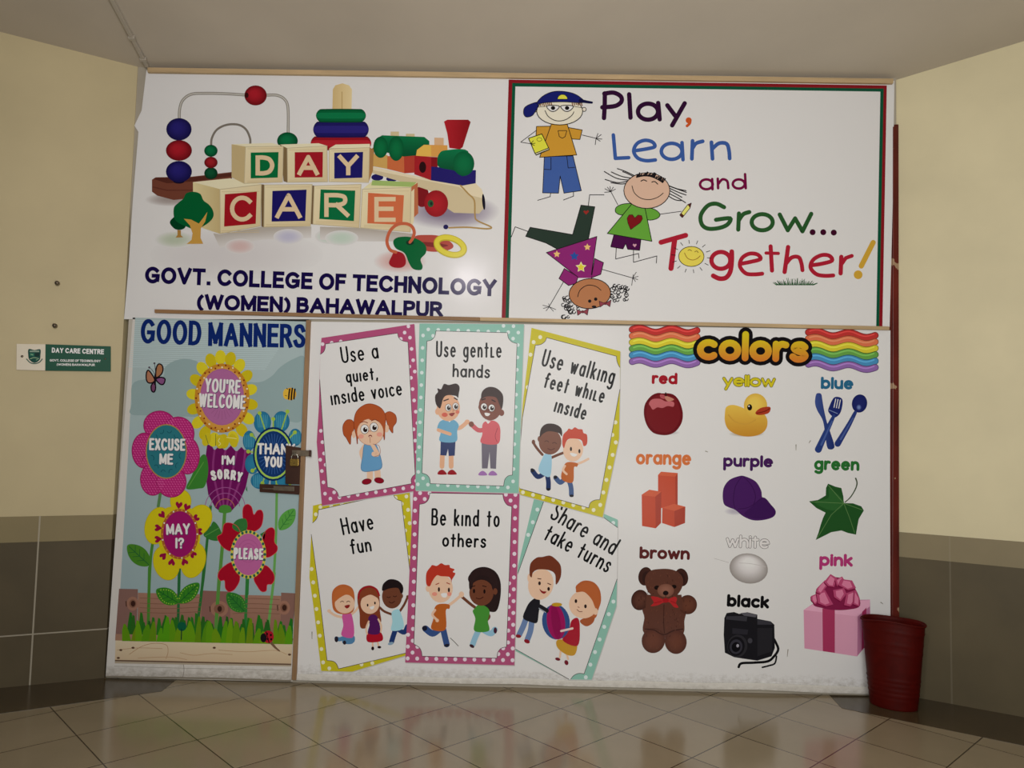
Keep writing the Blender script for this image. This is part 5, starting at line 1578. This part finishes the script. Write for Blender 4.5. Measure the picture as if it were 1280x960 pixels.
a.S([(180, 424), (202, 416)], 6, (50, 34, 34), up=False); a.S([(232, 410), (246, 418)], 6, (50, 34, 34)); a.P([(206, 488), (234, 484), (224, 500), (214, 500)], (150, 50, 46), True); a.S([(222, 468), (230, 474), (222, 478)], 3, (180, 120, 90))
SK3 = (126, 76, 62)
for x in (374, 424):
    a.P([(x - 20, 796), (x - 16, 782), (x, 774), (x + 16, 784), (x + 20, 796)], (160, 116, 176), True)
a.P([(368, 630), (446, 632), (440, 764), (412, 762), (408, 680), (398, 762), (370, 762)], (104, 100, 112))
limb(a, [(378, 570), (350, 570), (320, 545)], 22, (206, 96, 104)); a.E(317, 541, 13, 14, SK3)
a.P([(372, 545), (390, 526), (430, 524), (456, 545), (462, 590), (448, 640), (366, 634), (372, 590)], (212, 98, 106), True); a.S([(448, 560), (436, 600), (446, 630)], 3, (170, 60, 76))
a.P([(388, 524), (414, 526), (400, 540)], (226, 214, 214))
a.E(412, 450, 58, 72, SK3); a.E(468, 484, 13, 16, SK3); a.E(360, 456, 8, 12, SK3)
a.P([(366, 420), (370, 380), (400, 356), (440, 360), (472, 390), (476, 430), (468, 466), (456, 440), (440, 408), (400, 402), (376, 410)], (56, 40, 38), True)
eyes(a, [(380, 454), (418, 460)], 16, 18, .6)
a.S([(370, 420), (386, 414)], 6, (40, 26, 24), up=False); a.S([(420, 420), (436, 428)], 6, (40, 26, 24)); a.P([(384, 484), (410, 488), (402, 500), (388, 498)], (240, 232, 228), True); a.E(400, 470, 9, 7, (112, 64, 52)); a.build()

# ---------------------------------------------------------------- colour chart
K1, K2, K3, K4, K5 = (770, 395, 3.5556), (780, 460, 4.8), (780, 660, 4.8), (960, 460, 4.8), (960, 660, 4)
def wave(x0, x1, y, amp, k, n=24):
    return [(x0 + (x1 - x0) * i / n, y + (y1s := k * i / n) - amp * math.sin(i / n * 4 * math.pi + .2)) for i in range(n + 1)]
for x0, x1, y0, tilt in ((72, 360, 62, 4), (855, 1152, 74, 14)):
    a = Art('printed_rainbow', low, K1, WC, 1)
    for j, c in enumerate(((200, 62, 58), (226, 122, 84), (226, 214, 62), (104, 166, 76), (76, 150, 196), (140, 104, 168))):
        y = y0 + j * 28.5
        a.S(wave(x0, x1, y, 9, tilt), 31, dk(c, .62), False); a.S(wave(x0, x1, y, 9, tilt), 25, c, False); a.S(wave(x0 + 6, x1 - 6, y - 5, 9, tilt), 6, tuple(min(255, v * 1.14 + 14) for v in c), False)
    a.build()
a = Art('lettering', low, K1, WC, 24, label='yellow and orange word on a black outline')
ct = dict(gap=.02)
cg = grad((0, 100), (226, 208, 40), (0, 200), (222, 132, 52))
for gr, c, wd_ in ((30, (20, 18, 20), 30), (0, cg, 30)):
    a.text('colors', (358, 196), (856, 208), 134 + 0, wd_, c, gap=.02) if gr == 0 else a.text('colors', (358, 196), (856, 208), 134 + 2 * 17, wd_ + 2 * 17, c, gap=.02, grow=17)
a.build()

def chart(t, fr, p0, p1, h, w, c, outline=None):
    a = Art('lettering', low, fr, WC, 2)
    if outline:
        a.text(t, p0, p1, h + 5, w + 5, outline, gap=.03, grow=2.5, xk=1.14)
    a.text(t, p0, p1, h, w, c, gap=.03, xk=1.14)
    a.build()
chart('red', K2, (166, 96), (320, 99), 70, 17, (172, 32, 46))
chart('yellow', K1, (474, 312), (708, 316), 52, 10, (222, 210, 44), (104, 100, 40))
chart('blue', K4, (316, 126), (512, 130), 74, 17.5, (44, 110, 146))
chart('orange', K1, (88, 660), (334, 664), 62, 13.5, (222, 122, 62))
chart('purple', K1, (476, 670), (698, 674), 54, 13, (72, 34, 92))
chart('green', K4, (276, 612), (548, 618), 76, 18, (44, 116, 52))
chart('brown', K3, (92, 184), (394, 192), 74, 17.5, (92, 34, 34))
chart('white', K3, (612, 116), (872, 124), 76, 13, (208, 208, 204), (64, 60, 60))
chart('black', K3, (616, 472), (870, 484), 76, 19, (16, 16, 18))
chart('pink', K5, (256, 190), (424, 194), 64, 15.5, (186, 62, 124))

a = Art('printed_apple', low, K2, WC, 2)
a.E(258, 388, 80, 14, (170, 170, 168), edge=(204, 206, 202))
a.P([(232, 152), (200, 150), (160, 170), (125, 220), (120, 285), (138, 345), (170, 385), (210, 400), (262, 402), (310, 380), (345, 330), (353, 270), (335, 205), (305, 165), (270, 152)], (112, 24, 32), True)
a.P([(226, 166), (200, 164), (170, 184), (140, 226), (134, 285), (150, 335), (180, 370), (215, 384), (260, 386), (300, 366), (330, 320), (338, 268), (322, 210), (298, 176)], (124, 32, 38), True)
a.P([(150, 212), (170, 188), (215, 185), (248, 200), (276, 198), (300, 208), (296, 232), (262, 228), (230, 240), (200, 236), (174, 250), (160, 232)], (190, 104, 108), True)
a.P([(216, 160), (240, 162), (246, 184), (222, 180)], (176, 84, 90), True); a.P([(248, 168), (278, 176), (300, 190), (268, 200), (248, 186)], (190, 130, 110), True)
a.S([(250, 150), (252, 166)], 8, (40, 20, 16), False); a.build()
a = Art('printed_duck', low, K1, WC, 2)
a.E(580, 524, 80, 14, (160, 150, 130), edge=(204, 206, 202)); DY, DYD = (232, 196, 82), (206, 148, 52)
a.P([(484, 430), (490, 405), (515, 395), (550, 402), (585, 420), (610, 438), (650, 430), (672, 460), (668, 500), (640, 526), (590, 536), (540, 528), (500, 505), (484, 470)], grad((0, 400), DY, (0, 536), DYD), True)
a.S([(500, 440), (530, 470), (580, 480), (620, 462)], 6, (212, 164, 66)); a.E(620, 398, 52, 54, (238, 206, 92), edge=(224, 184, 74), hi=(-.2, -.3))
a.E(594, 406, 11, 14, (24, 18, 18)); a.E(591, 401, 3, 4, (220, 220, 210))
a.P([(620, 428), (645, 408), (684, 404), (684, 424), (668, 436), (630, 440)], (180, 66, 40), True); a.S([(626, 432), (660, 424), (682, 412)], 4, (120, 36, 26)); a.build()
a = Art('printed_cutlery', low, K4, WC, 2)
a.P([(288, 160), (304, 150), (320, 158), (326, 190), (336, 250), (352, 320), (372, 380), (398, 462), (392, 484), (374, 489), (356, 478), (345, 420), (330, 320), (296, 256), (282, 210)], grad((280, 0), (64, 84, 146), (400, 0), (36, 52, 112)), True)
a.P([(398, 176), (446, 188), (438, 260), (410, 294), (386, 290), (362, 262), (366, 235)], (34, 46, 112), True)
for d in (0, 14, 28):
    a.S([(406 + d, 186 + d * .2), (396 + d, 236 + d * .2)], 5, (204, 206, 202), False, up=False)
a.up(); a.S([(366, 252), (418, 274)], 4, (120, 140, 180), False)
a.S([(396, 286), (360, 360), (302, 488)], [18, 42], (44, 66, 130)); a.S([(384, 320), (320, 460)], [8, 12], (72, 96, 156))
a.E(549, 213, 46, 55, (36, 44, 108), 10, edge=(30, 38, 100)); a.E(545, 236, 16, 18, (110, 132, 182), edge=(36, 44, 108))
a.S([(524, 266), (480, 350), (418, 454)], [20, 38], (44, 62, 126)); a.S([(510, 300), (436, 428)], [7, 11], (74, 94, 152)); a.build()
a = Art('printed_blocks', low, K2, WC, 2, label='three orange blocks')
OB, OL, OD = (206, 76, 40), (216, 96, 56), (180, 60, 32)
a.P([(204, 642), (222, 622), (322, 630), (322, 840), (218, 840), (204, 780)], OB); a.P([(204, 644), (222, 622), (322, 630), (308, 652)], OL); a.P([(308, 652), (322, 630), (322, 840), (310, 830)], OD)
a.P([(106, 760), (152, 730), (224, 742), (220, 930), (190, 962), (108, 948)], OB); a.P([(106, 764), (152, 730), (224, 742), (186, 772)], OL); a.P([(188, 772), (224, 742), (222, 930), (190, 962)], OD)
a.P([(230, 836), (300, 815), (368, 832), (366, 930), (300, 954), (228, 930)], OB); a.P([(230, 838), (300, 815), (368, 832), (302, 858)], OL); a.P([(302, 858), (368, 832), (366, 930), (304, 954)], OD); a.build()
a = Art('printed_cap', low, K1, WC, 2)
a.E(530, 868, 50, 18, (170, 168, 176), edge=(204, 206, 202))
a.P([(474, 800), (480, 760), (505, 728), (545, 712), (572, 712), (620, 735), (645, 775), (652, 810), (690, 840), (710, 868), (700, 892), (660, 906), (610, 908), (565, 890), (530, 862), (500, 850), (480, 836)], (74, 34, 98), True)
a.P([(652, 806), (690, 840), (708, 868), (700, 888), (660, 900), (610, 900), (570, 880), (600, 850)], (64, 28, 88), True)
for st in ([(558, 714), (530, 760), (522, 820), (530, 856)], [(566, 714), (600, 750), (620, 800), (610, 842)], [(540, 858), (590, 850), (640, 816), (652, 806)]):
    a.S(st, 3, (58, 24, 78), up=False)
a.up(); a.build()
a = Art('printed_leaf', low, K4, WC, 2)
a.S([(462, 805), (495, 775), (525, 725), (534, 690), (526, 662)], [6, 9], (66, 78, 56))
iv = [(455, 810), (452, 770), (440, 720), (405, 712), (360, 694), (348, 720), (346, 765), (300, 792), (246, 800), (290, 840), (345, 868), (330, 900), (316, 940), (302, 990), (286, 1032), (330, 1010), (380, 985), (440, 975), (480, 990), (528, 1000), (536, 950), (545, 905), (575, 855), (560, 830), (510, 812)]
a.P(iv, (38, 86, 40)); a.P([(455, 815), (440, 780), (366, 720), (362, 780), (280, 805), (360, 850), (420, 850)], (48, 100, 48), True)
for st in ([(455, 812), (360, 702)], [(455, 812), (260, 802)], [(455, 812), (380, 880), (296, 1020)], [(455, 812), (490, 900), (520, 990)], [(455, 812), (520, 835), (566, 852)]):
    a.S(st, 3.5, (92, 132, 76), False, up=False)
a.up(); a.build()
a = Art('printed_bear', low, K3, WC, 2, label='brown teddy bear with a red bow')
BB, BD, BL_ = (92, 56, 44), (62, 36, 30), (112, 68, 50)
for cx, cy, rx, ry, ro in ((128, 290, 42, 56, 10), (345, 296, 40, 54, -10)):
    a.E(cx, cy, rx, ry, BD, ro); a.E(cx + (6 if cx < 200 else -4), cy + 6, rx * .6, ry * .66, (50, 30, 26), ro)
a.P([(128, 470), (355, 470), (362, 560), (350, 640), (240, 660), (120, 630), (122, 540)], BB, True)
a.E(95, 432, 52, 62, BB, 10, edge=BD); a.E(382, 460, 56, 58, (104, 62, 46), 0, edge=(80, 46, 36))
a.P([(135, 400), (345, 400), (352, 490), (128, 490)], BB)
a.E(176, 675, 70, 76, (106, 62, 46), 10, edge=(82, 48, 38)); a.E(310, 682, 66, 74, (106, 62, 46), -10, edge=(82, 48, 38))
a.S([(240, 460), (238, 560), (242, 630)], 5, BD); a.S([(128, 606), (180, 612), (236, 640), (300, 615), (354, 606)], 6, (54, 30, 26))
a.P([(128, 340), (130, 290), (160, 256), (210, 246), (270, 246), (320, 262), (352, 300), (350, 350), (325, 395), (290, 418), (200, 418), (150, 390)], BB, True)
rr = random.Random(9)
for i in range(260):
    x, y = rr.uniform(70, 410), rr.uniform(255, 735)
    ok = (abs(x - 240) < 100 and 262 < y < 410) or (abs(x - 240) < 105 and 480 < y < 620) or (abs(x - 176) < 48 and 630 < y < 725) or (abs(x - 310) < 46 and 635 < y < 725) or (abs(x - 95) < 34 and abs(y - 432) < 44) or (abs(x - 382) < 38 and abs(y - 460) < 42)
    if ok:
        a.S([(x, y), (x + rr.uniform(-5, 5), y + rr.uniform(6, 14))], 3, rr.choice((BL_, BD, (104, 62, 48))), False, up=False)
a.up()
a.E(198, 358, 17, 13, (26, 16, 14)); a.E(300, 352, 15, 12, (26, 16, 14))
a.E(250, 375, 50, 40, (142, 98, 80), edge=(122, 80, 64)); a.E(250, 390, 17, 14, (28, 18, 18)); a.S([(250, 402), (250, 415)], 4, (60, 36, 30), False)
a.P([(162, 412), (200, 414), (250, 430), (300, 412), (318, 424), (312, 450), (326, 476), (300, 474), (272, 446), (236, 448), (200, 464), (160, 468), (178, 446)], (186, 44, 46), True)
a.E(250, 434, 18, 14, (170, 32, 38)); a.S([(180, 450), (225, 440)], 4, (150, 28, 34), False); a.S([(280, 438), (312, 452)], 4, (150, 28, 34), False); a.build()
a = Art('printed_egg', low, K3, WC, 2)
a.E(748, 243, 116, 90, (214, 214, 212), 10, edge=(138, 134, 128), hi=(-.05, -.55))
a.S([(690, 210), (760, 214), (850, 232)], 3, (180, 178, 174)); a.S([(540, 182), (630, 208)], 2, (160, 158, 154), False); a.build()
a = Art('printed_camera', low, K3, WC, 2, label='black film camera with its strap')
CB, CG = (26, 26, 30), (52, 52, 58)
a.S([(688, 834), (705, 812), (780, 808), (862, 800), (900, 770), (925, 730), (912, 690), (890, 650)], 15, (18, 18, 20)); a.S([(830, 836), (870, 826), (905, 812), (915, 770)], 10, (18, 18, 20))
a.P([(602, 540), (616, 510), (660, 504), (690, 515), (740, 505), (800, 520), (800, 545), (880, 560), (902, 580), (905, 720), (885, 770), (800, 796), (730, 786), (660, 775), (605, 748), (598, 640)], CB)
a.P([(614, 530), (690, 528), (740, 530), (735, 560), (612, 548)], CG); a.P([(800, 548), (880, 562), (890, 580), (800, 580)], CG); a.P([(700, 510), (742, 506), (796, 522), (790, 536), (720, 526)], (84, 84, 90))
a.P([(650, 600), (745, 610), (740, 640), (650, 634)], (40, 40, 46)); a.P([(800, 600), (890, 600), (888, 740), (800, 770)], (36, 36, 40))
a.E(680, 708, 60, 68, (42, 42, 46), 10); a.E(674, 710, 50, 58, (22, 22, 26), 10); a.E(672, 712, 38, 44, (50, 50, 58), 10); a.E(672, 714, 26, 30, (16, 16, 20), 10); a.E(682, 706, 8, 10, (150, 150, 160))
a.E(756, 676, 14, 16, (60, 60, 66)); a.build()
a = Art('printed_gift', low, K5, WC, 2, label='pink gift box with a ribbon bow')
GP = (206, 148, 172)
a.P([(178, 410), (250, 362), (510, 358), (512, 470), (490, 590), (445, 642), (182, 602)], (196, 138, 164))
a.P([(178, 410), (448, 442), (446, 642), (182, 602)], grad((178, 0), (206, 146, 170), (448, 0), (212, 156, 178)))
a.P([(178, 410), (240, 372), (510, 360), (508, 392), (448, 442)], (222, 166, 188)); a.P([(448, 442), (510, 392), (505, 560), (446, 642)], (176, 116, 146))
a.P([(272, 402), (334, 408), (334, 624), (274, 616)], (176, 60, 100)); a.P([(470, 420), (492, 398), (490, 590), (468, 612)], (160, 50, 90))
a.P([(225, 380), (250, 310), (310, 250), (380, 256), (440, 310), (460, 388), (400, 408), (330, 410), (270, 400)], (140, 36, 78), True)
BW, BWL = (190, 78, 120), (218, 128, 160)
for pts in ([(215, 340), (240, 330), (262, 358), (235, 382), (216, 360)], [(240, 320), (285, 310), (326, 382), (290, 392), (250, 376)], [(245, 300), (285, 260), (300, 285), (262, 330), (240, 320)], [(280, 270), (312, 230), (345, 250), (330, 295), (300, 290)],
            [(335, 260), (370, 242), (385, 265), (345, 292)], [(365, 255), (420, 262), (440, 300), (400, 310), (350, 285)], [(325, 310), (380, 300), (392, 330), (362, 366), (330, 345)], [(392, 325), (440, 310), (452, 350), (410, 392), (380, 385)],
            [(430, 310), (458, 350), (456, 392), (425, 380)]):
    a.P([(x - 3, y + 4) for x, y in pts], (128, 20, 62)); a.P(pts, BW)
    cx = sum(p[0] for p in pts) / len(pts); cy = sum(p[1] for p in pts) / len(pts)
    a.P([(cx + (x - cx) * .6, cy + (y - cy) * .75) for x, y in pts], BWL)
a.build()
# scuffs on the sheet
for pts in ([(995, 556), (995, 563)], [(1013, 551), (1011, 554)], [(1101, 753), (1104, 755)], [(985, 812), (984, 821)], [(390, 790), (390, 799)], [(882, 564), (885, 565)]):
    a = Art('scuff_mark', low, (0, 0, 1), WC, 1)
    a.S(pts, [1.2, .6], (128, 124, 112), False)
    a.build()
# ---------------------------------------------------------------- sign and screws on the left wall
NL = Vector((0.407, -0.914, 0))               # out of the left wall into the room
def lw(px, py, out=0.0):
    return on_wall(px, py, A_L, W_L) + NL * out
S1 = (0, 330, 6.4)
def spx(x, y):
    return (x / 6.4, 330 + y / 6.4)
m_sign_w = mat('cream_plastic', (222, 212, 190), 0.35, 0.4)
m_sign_g = mat('deep_green_plastic', (14, 82, 60), 0.4, 0.12)
so_ = lw(80, 463)
sign = empty('door_sign', so_, 'small green and cream sign reading day care centre on the left wall', 'sign')
def sp_prism(name, q, out, th, m, bev=0.0):
    return adopt(prism(name, [lw(*spx(x, y), out) for x, y in q], -NL * th, m, None, bev), sign)
sp_prism('cream_panel', [(135, 640), (366, 643), (364, 854), (133, 848)], 0.010, 0.009, m_sign_w, .001)
sp_prism('green_panel', [(366, 643), (887, 660), (887, 860), (364, 854)], 0.010, 0.009, m_sign_g, .001)
for name, x, y in (('screw', 180, 740), ('screw', 843, 760)):
    c = lw(*spx(x, y), 0.012)
    adopt(tube(name, [c, c - NL * .003], 0.0065 if x < 300 else .005, m_iron, None, 12), sign)
pj = lambda x, y, k: lw(x, y, 0.0103 + 0.00005 * k)
WSG = (178, 168, 140)
a = Art('emblem', None, S1, WSG, 0, pj)
a.P([(232, 682), (278, 690), (324, 684), (326, 730), (318, 770), (278, 792), (238, 768), (228, 730)], (20, 62, 44), True)
a.P([(240, 694), (316, 694), (316, 706), (240, 706)], (120, 130, 96)); a.P([(240, 712), (276, 714), (276, 740), (240, 738)], (34, 90, 60)); a.P([(282, 714), (318, 712), (316, 738), (282, 740)], (12, 40, 28))
a.S([(244, 760), (276, 750), (312, 758)], 6, (120, 140, 90)); a.S([(250, 724), (266, 728)], 6, (120, 150, 96), False); a.S([(290, 770), (306, 764)], 5, (110, 140, 90), False)
a.S([(216, 762), (244, 790), (280, 798), (316, 788), (340, 762)], 9, (66, 84, 60))
adopt(a.build(), sign)
for t, p0, p1, h, w in (('DAY CARE CENTRE', (416, 710), (832, 724), 40, 8.5), ('GOVT. COLLEGE OF TECHNOLOGY', (400, 781), (806, 787), 19, 4), ('(WOMEN) BAHAWALPUR', (456, 814), (760, 818), 19, 4)):
    a = Art('lettering', None, S1, WSG, 0, pj)
    a.text(t, p0, p1, h, w, (196, 196, 172), False, gap=.08)
    adopt(a.build(), sign)
def wall_screw(px, py, label):
    c = lw(px, py)
    r = empty('wall_screw', c, label, 'screw', 'screws left in the wall above the sign')
    adopt(tube('wall_plug', [c - NL * .002, c + NL * .004], 0.013, m_plug, None, 14), r)
    adopt(tube('screw_shank', [c, c + NL * .026], 0.006, m_iron, None, 10), r)
    adopt(tube('screw_head', [c + NL * .024, c + NL * .030], 0.011, m_iron, None, 14), r)
m_plug = mat('grey_plug', (150, 138, 110), 0.7, 0.2)
wall_screw(72, 354.5, 'upper of two bare screws in the cream wall, above the green sign')
wall_screw(69, 407.5, 'lower bare screw in the cream wall, just above the green sign')

# ---------------------------------------------------------------- conduit along the ceiling
m_cond = mat('grey_white_plastic', (176, 168, 154), 0.5, 0.4)
def on_ceiling(px, py, drop=0.0):             # ceiling height just in front of the partition
    return at_z(px, py, at(640, 88, 0.0).z - drop)
p0 = at(184, 82, -0.03); p1 = on_ceiling(139, -6, 0.0)
z0 = min(p0.z, p1.z)
p0 = at(184, 86, -0.012); p1 = at_z(138, -4, ceil_z(Vector((-2.1, -.6, 0))) - .02)
p0.z = ceil_z(p0) - .02; p1.z = ceil_z(p1) - .02
dv = (p1 - p0).normalized(); sv = Vector((dv.y, -dv.x, 0)).normalized()
far_ = p0 + dv * ((p1 - p0).length * 1.02)
w_ = .011
co_ = prism('conduit', [p0 - sv * w_, p0 + sv * w_, far_ + sv * w_, far_ - sv * w_], Vector((0, 0, .018)), m_cond, None, .003)
tag(co_, 'thin grey cable conduit running along the ceiling from the top left corner', 'conduit')
for t in (.12, .45):
    q_ = p0 + dv * (t * (p1 - p0).length)
    prism('clip', [q_ - sv * .017 - dv * .01, q_ + sv * .017 - dv * .01, q_ + sv * .017 + dv * .01, q_ - sv * .017 + dv * .01], Vector((0, 0, .018)), m_cond, co_).location.z = -.003

# ---------------------------------------------------------------- red waste bin
m_bin = mat('red_plastic', (72, 8, 4), 0.5, 0.12, var=0.15, vscale=20)
bc = at_z(1122, 883, 0.0)
bc = Vector((2.065, -0.15, 0.0))
BH = 0.45
ang = math.atan2(W_R.y, W_R.x)
prof = []                                     # (height, scale) up the outside, ribs included
N_ = 60
ribs = {0.05: .5, 0.075: 1, 0.10: 1, 0.125: 1, 0.15: 1, 0.29: .7, 0.335: .7, 0.40: .9}
for i in range(N_ + 1):
    h_ = BH * i / N_
    s_ = 0.745 + 0.255 * (h_ / BH) ** .9
    for rh, k in ribs.items():
        s_ += 0.02 * k * math.exp(-((h_ - rh) / 0.0055) ** 2)
    prof.append((h_, s_))
prof[-1] = (BH, prof[-1][1] + .015)
AX, BX = 0.154, 0.088
SEG = 48
def bin_ring(h_, s_, inset=0.0):
    o = []
    base_round = 0.35 * (1 - h_ / BH)         # rounder foot, squashed rim
    bx = BX + (AX - BX) * base_round
    for k in range(SEG):
        t = 2 * math.pi * k / SEG
        x, y = (AX * s_ - inset) * math.cos(t), (bx * s_ - inset) * math.sin(t)
        dent = -0.010 * math.exp(-((h_ - BH) / .05) ** 2) * (1 + math.cos(2 * t)) * .5 + .004 * math.sin(3 * t) * (h_ / BH)
        o.append(Vector((x * math.cos(ang) - y * math.sin(ang), x * math.sin(ang) + y * math.cos(ang), h_ + dent)))
    return o
vs, fs = [], []
rings = [bin_ring(h_, s_) for h_, s_ in prof] + [bin_ring(h_, s_, .005) for h_, s_ in reversed(prof[2:])]
rings[0] = [v * 1.0 for v in rings[0]]
for r in rings:
    vs += r
n = len(rings)
for i in range(n - 1):
    for k in range(SEG):
        fs.append((i * SEG + k, i * SEG + (k + 1) % SEG, (i + 1) * SEG + (k + 1) % SEG, (i + 1) * SEG + k))
fs.append(tuple(reversed(range(SEG))))
fs.append(tuple((n - 1) * SEG + k for k in range(SEG)))
bo = link_mesh('waste_bin', vs, fs, m_bin, None, True)
fix_normals(bo)
bo.location = bc
tag(bo, 'dark red ribbed plastic waste bin standing in the right corner', 'bin')
# rolled rim
rim = tube('rim', [v for v in bin_ring(BH, prof[-1][1])], 0.005, m_bin, bo, 8, True)
